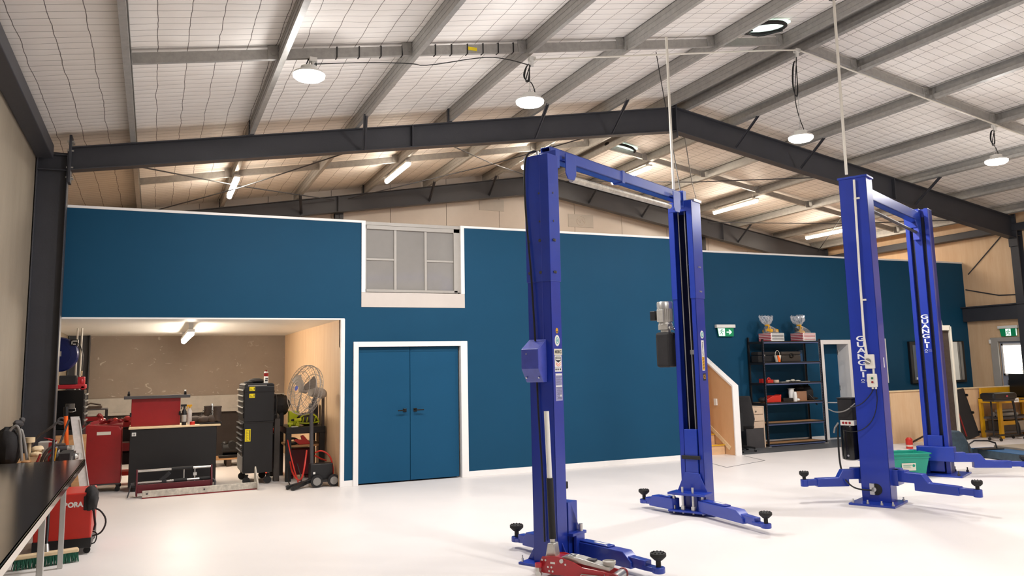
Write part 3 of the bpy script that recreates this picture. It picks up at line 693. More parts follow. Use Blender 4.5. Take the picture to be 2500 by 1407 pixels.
# stickers on the far post side
ys = -.28
s = disc('sticker', x0 + .12, 1.96, .045, 'white', LA, ys); MB().torus((x0 + .12, ys - .0018, 1.96), .024, .006, 'y', 20, 6).build('ring', 'label_teal', s)
s = side('name_strip', x0 + .085, x0 + .155, 1.555, 1.895, 'white', LA, ys)
side('yellow_field', x0 + .09, x0 + .15, 1.565, 1.71, 'yellow_bench', s, ys, .0018)
q = MB(); rnd_ = random.Random(5)
for k in range(15):
    z = 1.725 + k*.0105; w_ = rnd_.choice((.014, .022, .03)); q.obox((x0 + .12 + rnd_.uniform(-.004, .004), ys - .002, z), (1, 0, .35), (0, 1, 0), (0, 0, 1), w_, .001, .005)
for k in range(4): q.obox((x0 + .12, ys - .0022, 1.588 + k*.032), (1, 0, .3), (0, 1, 0), (0, 0, 1), .04, .001, .006)
q.build('script_strokes', 'text_dark', s)
s = side('ce_plate', x0 + .095, x0 + .165, 1.445, 1.525, 'text_dark', LA, ys)
word('lettering', 'CE', .06, 'yellow_bench', s, face((x0 + .13, ys - .0018, 1.485), (1, 0, 0), (0, 0, 1)), .0004, .85, bold=.001)
# overhead beam
bm_ = MB().box(.10, D + .06, -.185, -.075, 3.49, 3.505).box(.14, D + .06, -.185, -.175, 3.49, 3.60).box(.14, D + .06, -.085, -.075, 3.49, 3.60).box(.14, D + .06, -.185, -.075, 3.59, 3.60).box(.14, .20, -.24, -.02, 3.40, 3.56)
bm_ = bm_.box(D - .02, D + .06, -.2, -.06, 3.42, 3.62).box(1.42, 1.47, -.19, -.07, 3.48, 3.61).build('overhead_beam', 'blue2', LA, .003)
for xx in (.40, D - .25):
    q = [(xx - .085, 3.56), (xx + .085, 3.56), (xx + .085, 3.38), (xx + .05, 3.33), (xx - .05, 3.33), (xx - .085, 3.38)]
    MB().prism(q, -.232, -.222).box(xx - .085, xx + .085, -.225, -.18, 3.50, 3.51).build('bar_bracket', 'blue2', bm_, .002)
MB().cyl((.46, -.19, 3.35), (D - .36, -.19, 3.385), .03, n=16).build('safety_bar', 'alu_scratch', bm_)
conduit([(5.50, 7.72, 3.5), (5.50, 7.72, 5.52)], .016, 'white vertical conduit rising from the far post of the near lift to the roof')
tag(MB().tube([(5.72, 7.86, 3.52), (5.98, 8.64, 5.75)], .006, 6).build('cable', 'black'), 'thin black cable slanting up from the far post of the near lift', 'cable')

# --- far lift
LB = thing('two_post_lift', 'far blue two-post lift with white lettering down both posts and a switch box', 'vehicle lift', (7.58, 7.24, 0), math.radians(26), 'two-post lifts')
D2 = 2.86
r = MB().box(0, .012, -.32, 0, .02, 3.82).box(0, .24, -.012, 0, .02, 3.82).box(0, .24, -.32, -.308, .02, 3.82).box(.228, .24, -.32, -.26, .02, 3.82).box(.228, .24, -.06, 0, .02, 3.82)
pc = r.build('post', 'blue_face', LB, .008)
B(-.01, .25, -.335, .012, 3.815, 3.84).build('top_cap', 'blue', pc, .003)
bp_ = MB().box(-.24, .28, -.42, .08, 0, .022).prism([(0, .022), (-.1, .022), (0, .16)], .01, .022, 'x')
bp_.build('base_plate', 'blue', pc, .004)
for (x, y) in ((-.2, .04), (-.2, -.12), (-.2, -.27), (-.2, -.39), (.22, -.39), (.22, .05)): MB().cyl((x, y, .02), (x, y, .04), .016, n=6).cyl((x, y, .02), (x, y, .065), .009, n=8).build('anchor_bolt', 'zinc', pc)
MB().cyl((-.002, -.165, .16), (-.0045, -.165, .16), .065, n=28).build('cable_hole', 'black', pc)
MB().cyl((-.005, -.145, .16), (-.03, -.145, .16), .026, n=14).box(-.03, -.004, -.15, -.1, .1, .225).build('hose_fitting', 'zinc', pc)
MB().tube([(-.03, -.12, .15), (-.05, -.02, .15), (-.06, .08, .17), (-.05, .16, .25)], .009, 8, False, 2).build('hose', 'black', LB)
MB().tube([(.06, .24, .9), (.05, .25, .5), (.03, .22, .3), (.0, .15, .28)], .011, 8, False, 2).build('hose', 'black', LB)
def stack(par, ox, y, z, text, w=.1):
    for i, ch in enumerate(text):
        word('letter', ch, .082, 'text_white', par, face((ox, y, z - i*.0705), (0, -1, 0), (0, 0, 1)), .0006, 1.75, bold=.0022)
stack(pc, -.0015, -.118, 1.885, 'GUANGLI')
def mini(par, ox, y, z):
    MB().torus((ox, y, z), .017, .003, 'x', 20, 6, .7).box(ox - .001, ox, y - .02, y + .02, z - .028, z - .024).build('emblem', 'text_white', par)
    for k in range(3): B(ox - .001, ox, y - .075, y - .03, z + .008 - k*.012, z + .011 - k*.012).build('small_print', 'label_grey', par)
mini(pc, -.0015, -.11, 1.40)
q = thing('switch_assembly', '', 'x')
for k in ('label', 'category'): del q[k]
q.parent = LB
MB().box(-.05, 0, -.262, -.158, 1.535, 1.70).build('isolator', 'ivory', q, .008)
sw_ = MB().cyl((-.05, -.198, 1.62), (-.062, -.198, 1.62), .034, n=24).build('dial', 'grey', q); MB().obox((-.068, -.198, 1.62), (1, 0, 0), (0, .85, .5), (0, -.5, .85), .014, .064, .014).build('dial_grip', 'ivory', q, .002)
MB().box(-.045, 0, -.275, -.165, 1.32, 1.475).build('push_button_box', 'ivory', q, .012)
MB().cyl((-.045, -.228, 1.425), (-.055, -.228, 1.425), .012, n=16).build('start_button', 'green', q); MB().cyl((-.045, -.228, 1.38), (-.055, -.228, 1.38), .012, n=16).build('stop_button', 'red', q)
MB().box(-.035, 0, -.25, -.235, 1.475, 1.535).cyl((-.025, -.22, 1.32), (-.025, -.22, 1.30), .012).cyl((-.025, -.255, 1.32), (-.025, -.255, 1.30), .012).build('gland', 'ivory', q)
MB().tube([(-.02, -.19, 3.79), (-.02, -.17, 2.6), (-.02, -.165, 1.9), (-.02, -.18, 1.68)], .014, 8).build('conduit', 'ivory', LB)
for z, y in ((3.55, -.20), (2.33, -.185)): B(-.02, -.0, y - .035, y + .03, z, z + .02).build('saddle_clip', 'ivory', LB)
MB().tube([(-.02, -.22, 1.3), (-.02, -.2, 1.25), (-.02, -.1, 1.14), (-.02, -.02, 1.1), (-.03, .06, 1.08)], .005, 6, False, 2).tube([(-.02, -.255, 1.3), (-.02, -.26, 1.15), (-.02, -.2, .95), (-.02, -.08, .83), (-.05, .04, .8), (-.06, .14, .82)], .005, 6, False, 2).build('wiring', 'black', LB)
conduit([(7.52, 7.05, 3.84), (7.50, 7.02, 6.05)], .017, 'white vertical conduit rising from the front post of the far lift to the roof')
tag(B(7.46, 7.54, 6.98, 7.06, 6.03, 6.1).build('junction_box', 'grey_dark'), 'small dark junction box at the very top of the long conduit', 'box')
conduit([(7.5, 7.0, 6.07), (7.25, 7.02, 6.06), (6.95, 7.05, 6.03)], .013, 'short white conduit leading left from the junction box at the top edge')
pu = thing('power_unit', '', 'x')
for k in ('label', 'category'): del pu[k]
pu.parent = LB; pu.location = (.13, .13, 0)
MB().lathe([(.07, .46), (.1, .475), (.105, .52), (.1, .85), (.09, .87)], n=28).build('oil_tank', 'black_gloss', pu)
MB().box(-.09, .09, -.08, .09, .93, 1.18).box(-.1, .1, -.09, .1, 1.18, 1.195).build('motor_housing', 'black_soft', pu, .01)
MB().box(-.095, .09, -.09, .07, .87, .93).build('pump_block', 'ivory', pu, .003)
for y in (-.04, .0, .035): MB().cyl((-.095, y, .9), (-.1, y, .9), .014, n=12).build('port_cap', 'red', pu)
MB().cyl((-.1, .0, .52), (-.106, .0, .52), .012, n=12).build('drain_plug', 'zinc', pu)
MB().tube([(-.1, -.12, 1.13), (-.12, -.02, 1.04), (-.14, .1, 1.02), (-.12, .19, 1.06)], .007, 6, False, 2).build('release_lever', 'grey', pu)
MB().tube([(-.1, .09, .9), (-.12, .13, .84), (-.1, .15, .78)], .01, 6).box(-.11, .0, .09, .21, 1.13, 1.136).build('bracket', 'grey', pu)
side('white_tag', .12, .15, 1.545, 1.66, 'white', pc, -.32)
armB(LB, (.16, .04), (-.30, .55)); armB(LB, (.16, -.36), (-.10, -1.22))
MB().box(.1, .34, -.38, .06, .20, .38).build('carriage', 'blue', LB, .006)
# inner post with two long slots
a0, a1 = D2, D2 + .24
r = MB().box(a0 + .06, a1, -.32, 0, .02, 3.82).box(a0, a1, -.055, 0, .02, 3.82).box(a0, a1, -.32, -.265, .02, 3.82).box(a0, a0 + .05, -.213, -.107, .4, 3.7)
pd = r.build('post', 'blue_face', LB, .005)
B(a0 + .052, a0 + .062, -.265, -.055, .03, 3.7).build('slot_lining', 'slot', pd)
B(a0 - .01, a1 + .01, -.2, .01, 3.55, 3.825).build('top_bracket', 'blue', pd, .004)
stack(pd, a0 - .0015, -.155, 2.235, 'GUANGLI'); mini(pd, a0 - .0015, -.14, 1.75)
MB().box(a0 - .2, a1 + .15, -.5, .1, 0, .022).build('base_plate', 'blue', pd, .004)
for (x, y) in ((a0 - .15, -.45), (a0 - .15, .06), (a1 + .1, -.46), (a1 + .1, -.3)): MB().cyl((x, y, .02), (x, y, .05), .018, n=6).cyl((x, y, .02), (x, y, .09), .009, n=8).build('anchor_bolt', 'grey_dark', pd)
cd = MB().box(a0 - .1, a0 + .06, -.40, .08, .20, .40).box(a0 - .03, a0 + .05, -.25, -.06, .05, .55).build('carriage', 'blue', LB, .006)
armB(LB, (a0 - .02, -.4), (3.28, -1.15), .12, .07); armB(LB, (a0 + .06, .1), (a0 + .12, .95), .12, .07)
bb = MB().box(.23, D2 + .02, -.21, -.09, 3.63, 3.645).box(.23, D2 + .02, -.21, -.20, 3.63, 3.77).box(.23, D2 + .02, -.1, -.09, 3.63, 3.77).box(.23, D2 + .02, -.21, -.09, 3.76, 3.77)
bb = bb.prism([(D2 - .3, 3.64), (D2 + .02, 3.64), (D2 + .02, 3.42)], -.21, -.2).build('overhead_beam', 'blue2', LB, .003)
MB().cyl((.3, -.16, 3.52), (D2 - .05, -.16, 3.47), .022, n=12).build('safety_bar', 'grey_dark', bb); MB().box(D2 - .09, D2 - .01, -.2, -.12, 3.36, 3.52).build('bar_bracket', 'blue_box', bb)

# --- red and silver trolley jack leaning its handle at the near post
J = thing('trolley_jack', 'red and silver trolley jack with upright padded handle beside the near lift post', 'jack', (2.93, 6.06, 0), math.atan2(-.50, .40))
prof = [(-.02, .035), (-.02, .12), (.0, .155), (.12, .165), (.26, .135), (.34, .1), (.52, .085), (.60, .07), (.60, .035), (.5, .025), (.1, .025)]
for y in (-.085, .075): MB().prism(prof, y, y + .01).build('side_plate', 'red_jack', J, .002)
MB().box(0, .1, -.08, .08, .03, .06).box(.03, .16, -.08, .08, .14, .155).build('frame', 'red_jack', J, .002)
lf = MB().prism([(.13, .15), (.2, .168), (.3, .16), (.5, .12), (.55, .115), (.55, .085), (.3, .12), (.13, .12)], -.055, .055).build('lifting_arm', 'alu', J, .004)
MB().box(.2, .27, -.035, .035, .162, .17).build('sticker', 'white', lf); MB().box(.21, .222, -.025, .02, .17, .1708).box(.235, .26, -.028, -.004, .17, .1708).box(.235, .26, .006, .026, .17, .1708).build('printing', 'text_dark', lf)
MB().box(.31, .42, -.03, .03, .135, .15).build('recess', 'grey_dark', lf)
MB().lathe([(.03, .1), (.05, .13), (.052, .15), (.042, .152), (.04, .142), (0, .142)], (.53, 0, 0), 28).build('saddle', 'grey_light', J)
MB().cyl((.60, -.1, .042), (.60, .1, .042), .038, n=24).build('front_roller', 'zinc', J)
for y in (-.1, .1): MB().cyl((.60, y - .012, .042), (.60, y + .012, .042), .042, n=24).build('front_wheel', 'red_dark', J)
for y in (-.115, .115): 
    c = MB().cyl((-.02, y, .11), (-.02, y, .08), .028, n=14).build('caster_mount', 'red_jack', J); MB().cyl((-.02, y - .012, .026), (-.02, y + .012, .026), .026, n=18).build('caster_wheel', 'zinc', c); MB().box(-.035, -.005, y - .02, y + .02, .05, .08).build('fork', 'alu', c)
r = MB()
for x, z in ((.03, .13), (.0, .13), (.05, .08), (.08, .08), (.06, .05), (.09, .05), (.2, .11)): r.cyl((x, -.09, z), (x, -.085, z), .008, n=10)
r.cyl((.17, -.1, .135), (.17, -.085, .135), .016, n=12); r.build('bolts', 'zinc', J)
MB().tube([(.33, -.098, .045), (.34, -.098, .055), (.52, -.098, .055), (.53, -.098, .07)], .006, 6).build('foot_bar', 'chrome', J)
side('maker_plate', .07, .11, .105, .12, 'white', J, -.085)
hs = MB().prism([(.005, .13), (.1, .13), (.085, .25), (.03, .25)], -.045, .045).cyl((.055, 0, .25), (.055, 0, .285), .02, n=16).build('handle_socket', 'alu', J, .006)
hp = V(.055, 0, .28); ht = V(.03, .0, 1.28)
MB().cyl(hp, hp.lerp(ht, .47), .028, n=18).build('handle_foam', 'rubber', J); MB().cyl(hp.lerp(ht, .47), ht, .021, n=18).build('handle_tube', 'white', J)
# ------------------------------------------------------------------ storage bay and left side
def caster(par, x, y, r=.045, z=0., nm='caster'):
    c = MB().cyl((x, y, z + r*2 + .035), (x, y, z + r*2 + .02), .03, n=12).box(x - .022, x + .022, y - .014, y + .014, z + r, z + r*2 + .025).cyl((x, y - .013, z + r), (x, y + .013, z + r), r, n=18)
    return c.build(nm, 'rubber', par)
# stainless bench in the foreground
t = thing('steel_bench', 'polished stainless steel bench in the lower left foreground', 'bench', (-.95, 5.3, 0))
MB().box(-.46, .42, -3.0, 3.08, .885, .9).box(.405, .42, -3.0, 3.08, .845, .9).box(-.46, .42, 3.065, 3.08, .86, .9).build('bench_top', 'stainless', t, .004)
B(.36, .40, -2.9, 3.0, .82, .884).box(-.44, -.40, -2.9, 3.0, .82, .884).build('rail', 'zinc', t, .003)
for y in (2.95, 1.45, -.6, -2.6):
    B(.25, .292, y - .021, y + .021, 0, .884).build('leg', 'zinc', t, .003); B(-.44, -.40, y - .021, y + .021, 0, .82).build('leg', 'zinc', t, .003)
# push broom
t = thing('push_broom', 'wooden push broom with green bristles on the floor under the steel bench', 'broom', (-.80, 8.42, 0), math.radians(14))
MB().box(-.25, .25, -.035, .035, .085, .12).build('broom_head', 'wood_pale', t, .01)
r = MB()
for i in range(50):
    for j in range(5):
        x = -.24 + i*.0098; y = -.028 + j*.014; r.cyl((x, y, .086), (x*1.04 + random.uniform(-.008, .008), y*1.5 + random.uniform(-.006, .006), 0.003), .0042, .002, 4, False)
r.build('bristles', 'green', t)
MB().cyl((0, 0, .1), (-.0, .05, .17), .022, n=12).build('socket', 'zinc', t); MB().cyl((0, .04, .15), (.10, .60, 1.04), .013, n=12).build('handle', 'black_metal', t)
# welder
t = thing('welding_machine', 'red wheeled welding machine with white lettering behind the steel bench', 'welder', (-.71, 9.15, 0))
MB().prism([(-.40, .09), (.38, .09), (.38, .50), (.30, .54), (-.40, .56)], -.24, .23, 'x').build('casing', 'red_weld', t, .012)
MB().box(-.245, .235, -.405, .385, .06, .15).build('plinth', 'black', t, .006)
word('lettering', 'BORA', .062, 'white', t, face((.075, -.4015, .455), (1, 0, 0), (0, 0, 1)), .0008, .95, bold=.003)
for x in (-.2, .2):
    for y in (-.33, .33): caster(t, x, y, .03)
MB().ell((.215, -.3, .49), .065, .16, .12, 14, 8, .25).box(.16, .25, -.41, -.2, .40, .53).build('torch_cover', 'black_soft', t, .02)
MB().tube([(.24, -.3, .40), (.30, -.32, .38), (.36, -.32, .28), (.32, -.33, .17), (.24, -.33, .15)], .008, 8, False, 2).tube([(.24, -.3, .19), (.28, -.32, .17), (.27, -.33, .09), (.235, -.33, .08)], .006, 8, False, 2).tube([(.235, -.3, .42), (.26, -.31, .25), (.25, -.31, .2)], .01).build('cable', 'black', t)
# low cluttered bench behind it
t = thing('workbench', 'dark timber workbench heaped with tools in front of the charcoal column', 'workbench', (-1.12, 10.15, 0))
MB().box(-.30, .28, -.7, 1.0, .72, .76).build('bench_top', 'wood', t, .004); MB().box(-.30, .28, -.70, .98, .40, .42).build('shelf', 'wood', t)
for x in (-.27, .25):
    for y in (-.65, .94): B(x - .03, x + .03, y - .03, y + .03, 0, .72).build('leg', 'black_metal', t)
ZB = .76
def small(nm, mb, m, label, cat, group=None, bevel=0): return tag(mb.build(nm, m, None, bevel), label, cat, group)
t = thing('toolbag', 'black open tool bag with hoses spilling out, at the left edge of the picture', 'bag', (-1.30, 9.65, ZB))
MB().ell((0, 0, .19), .125, .19, .2, 16, 9, .25).build('bag_body', 'black_soft', t); MB().tube([(-.02, -.1, .3), (.06, -.1, .42), (.10, -.1, .36), (.12, -.12, .2), (.14, -.12, .0)], .014, 8, False, 2).tube([(.03, -.05, .3), (.1, -.07, .38), (.13, -.07, .3), (.18, -.1, .05)], .014, 8, False, 2).build('hose', 'grey', t)
MB().ell((.07, -.02, .42), .05, .04, .035, 10, 7, .4).ell((.10, .02, .45), .03, .03, .03, 10, 7, .4).build('clamp', 'grey_dark', t)
small('gas_bottle', MB().lathe([(.075, 0), (.08, .01), (.08, .62), (.06, .70), (.025, .74), (.025, .80), (0, .80)], (-1.18, 9.18, 0), 24), 'ramp_blue', 'teal gas bottle standing on the floor behind the steel bench', 'bottle')
small('wrench_rack', MB().tube([(-1.28, 10.9, ZB + .02), (-1.2, 10.85, ZB + .2), (-1.05, 10.8, ZB + .3), (-.98, 10.8, ZB + .37), (-.93, 10.8, ZB + .35)], .014, 8, False, 1).torus((-.95, 10.8, ZB + .37), .035, .012, 'y', 16, 8), 'grey_dark', 'dark adjustable wrench sticking up against the charcoal column', 'wrench')
small('tape_roll', MB().lathe([(.02, 0), (.05, 0), (.05, .05), (.02, .05)], (-1.13, 9.72, ZB + .22), 20).cyl((-1.13, 9.72, ZB), (-1.13, 9.72, ZB + .22), .018, n=10), 'wood_pale', 'pale yellow roll on a short post among the tools', 'roll')
small('glove', MB().ell((-1.04, 9.6, ZB + .155), .06, .05, .035, 14, 8, .3).ell((-1.05, 9.56, ZB + .11), .055, .05, .03, 14, 8, .3).box(-1.10, -.99, 9.52, 9.66, ZB, ZB + .09), 'wood_pale', 'crumpled pale yellow glove on a small block', 'glove')
small('brass_fitting', MB().cyl((-1.17, 9.5, ZB + .03), (-1.08, 9.5, ZB + .05), .03, .02, 14).torus((-1.12, 9.49, ZB + .05), .035, .01), 'wood', 'brown brass fitting lying at the front left of the heap', 'fitting')
small('wood_block', B(-1.08, -.92, 9.95, 10.15, ZB, ZB + .20), 'grey_light', 'pale grey block standing behind the yellow glove', 'block', bevel=.006)
small('screwdriver', MB().cyl((-.98, 9.86, ZB + .235), (-.90, 9.86, ZB + .21), .012, n=10).cyl((-1.02, 9.86, ZB + .25), (-.98, 9.86, ZB + .24), .004, n=8).box(-.97, -.91, 9.84, 9.88, ZB, ZB + .2), 'red', 'red handled screwdriver lying on top of the heap', 'screwdriver')
small('coiled_hose', MB().tube([(-1.0, 9.5, ZB + .0), (-.98, 9.5, ZB + .1), (-.93, 9.52, ZB + .17), (-.86, 9.55, ZB + .2), (-.8, 9.6, ZB + .19)], .014, 8, False, 2).tube([(-.97, 9.47, ZB + .0), (-.95, 9.47, ZB + .08), (-.90, 9.5, ZB + .14), (-.84, 9.52, ZB + .16)], .01, 8, False, 2), 'brown', 'brown rubber hose arching over the front of the heap', 'hose')
small('cable_red', MB().tube([(-1.05, 9.47, ZB), (-1.02, 9.46, ZB + .06), (-1.0, 9.46, ZB + .12)], .01, 8, False, 1), 'red', 'short red cable end standing at the bench front', 'cable')
small('file_tool', MB().tube([(-.88, 9.48, ZB), (-.87, 9.48, ZB + .1), (-.865, 9.48, ZB + .17)], .007, 8), 'yellow_bench', 'thin yellow handled tool standing beside the brown hose', 'tool')
small('steel_bottle', MB().lathe([(.03, 0), (.032, .12), (.02, .15), (0, .15)], (-.9, 9.9, ZB + .0), 16), 'zinc', 'small shiny canister among the grinders', 'canister')
for k, (x, y, z, L, rz) in enumerate(((-.80, 10.0, ZB + .03, .26, .2), (-.90, 10.25, ZB + .10, .3, -.1), (-.84, 9.75, ZB + .03, .22, -.5))):
    g = thing('angle_grinder', 'dark angle grinder on the tool heap, %s' % ('nearest the leaning clear strip', 'topmost, lying across the others', 'at the front beside the black tray')[k], 'grinder', (x, y, z - .03), rz, 'angle grinders on the workbench')
    MB().cyl((-L/2, 0, .03), (L*.25, 0, .03), .03, .036, 16).cyl((-L*.1, 0, .03), (-L*.12, .001, .03), .037, n=16).build('body', 'grey_dark', g)
    MB().cyl((L*.25, 0, .03), (L*.42, 0, .035), .034, .028, 16).cyl((L*.38, 0, .0), (L*.38, 0, .06), .03, n=16).build('gear_head', 'alu', g)
    if k == 1: MB().box(-L/2, L/2, -.05, .05, -.07, -.002).build('carton', 'brown', g)
small('tray', MB().box(-1.0, -.82, 9.46, 9.66, ZB, ZB + .01).box(-.84, -.74, 9.46, 9.9, ZB, ZB + .11), 'black_soft', 'black plastic tray at the right front of the heap', 'tray')
small('pry_bar', MB().tube([(-.90, 9.42, ZB + .0), (-.86, 9.6, ZB + .15), (-.80, 9.9, ZB + .42)], .011, 8), 'black_metal', 'black bar leaning diagonally in front of the orange handle', 'bar')
t = thing('sledge_handle', 'bright orange tool handle with black grip standing by the column', 'tool', (-.88, 10.5, ZB))
MB().cyl((.03, 0, 0), (0, 0, .44), .022, n=14).build('shaft', 'orange', t); MB().cyl((0, 0, .44), (-.004, 0, .54), .025, n=14).build('grip', 'black', t)
small('shelf_board', B(-1.05, -.72, 11.35, 11.40, 0, .93), 'wood', 'narrow timber board edge behind the orange handle', 'board')
small('knob_light', MB().ell((-.84, 11.3, .985), .028, .028, .028).cyl((-.84, 11.37, .93), (-.84, 11.33, .96), .01), 'red', 'round red knob beside the orange handle', 'knob')
small('plastic_strip', MB().obox((-.665, 10.15, .6), (1, 0, 0), V(.27, -.9, -1.2).cross(V(1, 0, 0)), (.27, -.9, -1.2), .09, .01, 1.48).obox((-.62, 10.15, .6), V(.27, -.9, -1.2).cross(V(1, 0, 0)), (1, 0, 0), (.27, -.9, -1.2), .05, .008, 1.40), 'plastic_clear', 'milky clear corrugated strip leaning in front of the red cabinet', 'strip')
# black chest on a stand, trolley jack and case on top
t = thing('tool_chest', 'small black tool chest with chrome handle on a black stand beside the column', 'tool chest', (-1.01, 12.75, 0))
MB().box(-.17, .16, -.14, .3, .93, 1.45).build('chest', 'black_gloss', t, .008); MB().box(-.19, .17, -.16, .32, 0, .925).build('stand', 'black', t, .008)
MB().tube([(-.06, -.145, 1.21), (-.07, -.175, 1.16), (.07, -.175, 1.16), (.06, -.145, 1.21)], .006, 8, False, 1).box(-.055, .055, -.15, -.14, 1.20, 1.27).build('handle', 'chrome', t, .003)
for k in range(5): B(.155, .17, -.10, .28, .97 + k*.088, 1.045 + k*.088).build('drawer', 'black', t, .004); B(.168, .19, -.10, .28, 1.025 + k*.088, 1.045 + k*.088).build('drawer_pull', 'zinc', t, .003)
t = thing('floor_jack', 'red floor jack resting on the black tool chest', 'jack', (-1.0, 12.8, 1.45))
MB().box(-.2, .16, -.1, .1, .015, .075).cyl((.12, -.1, .03), (.12, .1, .03), .03).ell((.1, 0, .12), .045, .06, .06).box(.05, .14, -.05, .05, .07, .18).build('body', 'red_jack', t, .01)
tag(B(-1.17, -.96, 12.7, 12.95, 1.526, 1.65).build('carry_case', 'black_soft', None, .012), 'small black case on the red floor jack', 'case')
# blue hose reel with its bracket, pipes
t = thing('hose_reel', 'blue air hose reel on a black bracket high on the bay wall', 'hose reel', (-1.195, 12.85, 1.94))
t.scale = (.85, 1, .85)
MB().lathe([(0, -.06), (.05, -.06), (.26, -.05), (.28, -.03), (.28, -.01), (.2, .0), (.2, .07), (.28, .08), (.28, .1), (0, .1)], n=40, axis='y').build('drum', 'navy', t)
MB().torus((0, -.05, 0), .17, .008, 'y', 40, 6).build('rib', 'navy', t); B(.0, .035, -.07, -.062, -.03, .05).build('label', 'grey_light', t)
MB().box(.16, .27, -.1, .05, .14, .24).box(-.17, .2, .1, .13, -.1, .2).build('bracket', 'black', t, .006)
MB().box(.175, .26, -.102, -.1, .205, .22).box(.175, .19, -.102, -.1, .16, .22).box(.2, .24, -.102, -.1, .155, .17).build('bracket_mark', 'white', t)
MB().tube([(.26, -.06, .18), (.30, -.06, .15), (.345, -.06, .0), (.345, -.06, -.18), (.34, -.06, -.28)], .009, 8, False, 2).build('hose', 'black', t); MB().cyl((.34, -.06, -.27), (.338, -.06, -.35), .013, n=10).build('hose_end', 'wood_pale', t)
t = thing('air_pipe', 'pair of pale pipes running down the bay wall behind the blue reel', 'pipe', (-1.05, 14.1, 0))
for x, z in ((.03, 1.5), (-.03, 1.5)): MB().cyl((x, 0, .0), (x, 0, 2.37), .013, n=10).build('pipe', 'grey_light', t)
# red cabinet
t = thing('tool_cabinet', 'tall red wheeled tool cabinet with a pale name strip, standing in the bay mouth', 'tool cabinet', (-.62, 13.35, 0))
MB().prism([(-.20, .12), (.25, .12), (.235, .86), (.20, .91), (-.20, .95), (-.24, .92)], -.25, .3).build('body', 'red', t, .008)
B(-.08, .10, -.253, -.25, .80, .845).build('name_strip', 'cream', t)
r = MB(); r.box(-.22, .24, -.2, .28, .90, .935); r.build('tray', 'red_dark', t, .006)
MB().box(-.19, .24, -.24, .3, .10, .125).build('base', 'grey_dark', t)
for x in (-.15, .21): 
    for y in (-.2, .24): caster(t, x, y, .035)
r = MB()
for (x, z) in ((-.15, .76), (-.15, .73), (.15, .77), (.15, .74)): r.cyl((x, -.25, z), (x, -.256, z), .005, n=8)
r.build('rivets', 'red_dark', t)
for k, (x, y, z, a) in enumerate(((-.72, 13.25, .955, .3), (-.58, 13.3, .955, -.4), (-.52, 13.4, .955, .8), (-.66, 13.5, .955, 1.4), (-.46, 13.2, .95, 0))):
    small('red_tool', MB().obox((x, y, z + .02), (math.cos(a), math.sin(a), .2), (-math.sin(a), math.cos(a), 0), (0, 0, 1), .16, .04, .04).ell((x + .05*math.cos(a), y + .05*math.sin(a), z + .035), .04, .03, .03, 10, 7, .3), ('red', 'red_dark', 'red_weld')[k % 3], 'red tool on top of the red cabinet, %s' % ('nearest the clear strip', 'beside its left corner', 'in the middle of the heap', 'at the back of the heap', 'at the right-hand edge')[k], 'tool', 'red tools on the cabinet')
# small steel rack with odds and ends behind the cabinet
t = thing('tool_rack', 'low dark rack carrying red and grey bits behind the red cabinet', 'rack', (-.88, 14.9, 0))
for z in (.45, .9, 1.09): B(-.2, .22, -.2, .2, z, z + .02).build('shelf', 'black_metal' if z < 1 else 'grey_dark', t)
for x in (-.19, .21):
    for y in (-.19, .19): B(x - .012, x + .012, y - .012, y + .012, 0, 1.1).build('upright', 'black_metal', t)
small('tool_tray', MB().box(-1.05, -.74, 14.75, 15.0, 1.112, 1.15).tube([(-1.0, 14.8, 1.16), (-.9, 14.8, 1.2), (-.75, 14.8, 1.17)], .012), 'brown', 'brown tray of fittings on the top of the dark rack', 'tray')
small('parts_box', MB().box(-1.03, -.72, 14.72, 15.05, .922, .985).ell((-.76, 14.75, 1.0), .04, .04, .035, 10, 7, .4), 'red_dark', 'dark red box on the middle shelf of the dark rack', 'box')
# red gas trolley between cabinet and black bench
t = thing('gas_trolley', 'red and black wheeled trolley wedged between red cabinet and black bench', 'trolley', (-.33, 13.95, 0))
MB().box(-.08, .12, -.15, .15, .5, .62).build('tray', 'red', t, .006); MB().box(-.08, .12, -.15, .15, .86, .93).ell((.0, -.1, .97), .06, .06, .05, 10, 7, .4).build('top_tray', 'red_dark', t); MB().box(-.08, .1, -.14, .14, .3, .48).box(-.06, .12, -.14, .14, .64, .84).build('boxes', 'black_soft', t, .01)
MB().tube([(.1, -.16, .06), (.1, -.16, .95)], .009).tube([(-.08, -.16, .06), (-.08, -.16, .95)], .009).tube([(-.09, .14, .98), (.16, -.18, .93)], .006).build('frame', 'zinc', t)
MB().box(-.1, .12, -.16, .16, .14, .2).build('base', 'red_weld', t, .004); MB().cyl((-.1, -.1, .07), (-.07, -.1, .07), .07).cyl((.09, -.1, .07), (.12, -.1, .07), .07).build('wheel', 'rubber', t)
# black bench with timber top
t = thing('mobile_workbench', 'black steel workbench with a thin timber top and white sticker', 'workbench', (.32, 13.25, 0))
MB().box(-.59, .57, -.35, .33, .06, .87).build('body', 'black', t, .006); B(-.61, .62, -.37, .36, .87, .895).build('bench_top', 'wood_pale', t, .004)
B(-.565, -.51, -.352, -.35, .775, .825).build('sticker', 'white', t); q = MB()
for k in range(3): q.box(-.553 + k*.012, -.546 + k*.012, -.3535, -.352, .787, .812)
q.build('printing', 'text_dark', t)
for x in (-.5, .5): B(x - .03, x + .03, -.3, -.24, 0, .06).box(x - .03, x + .03, .2, .26, 0, .06).build('foot', 'black_metal', t)
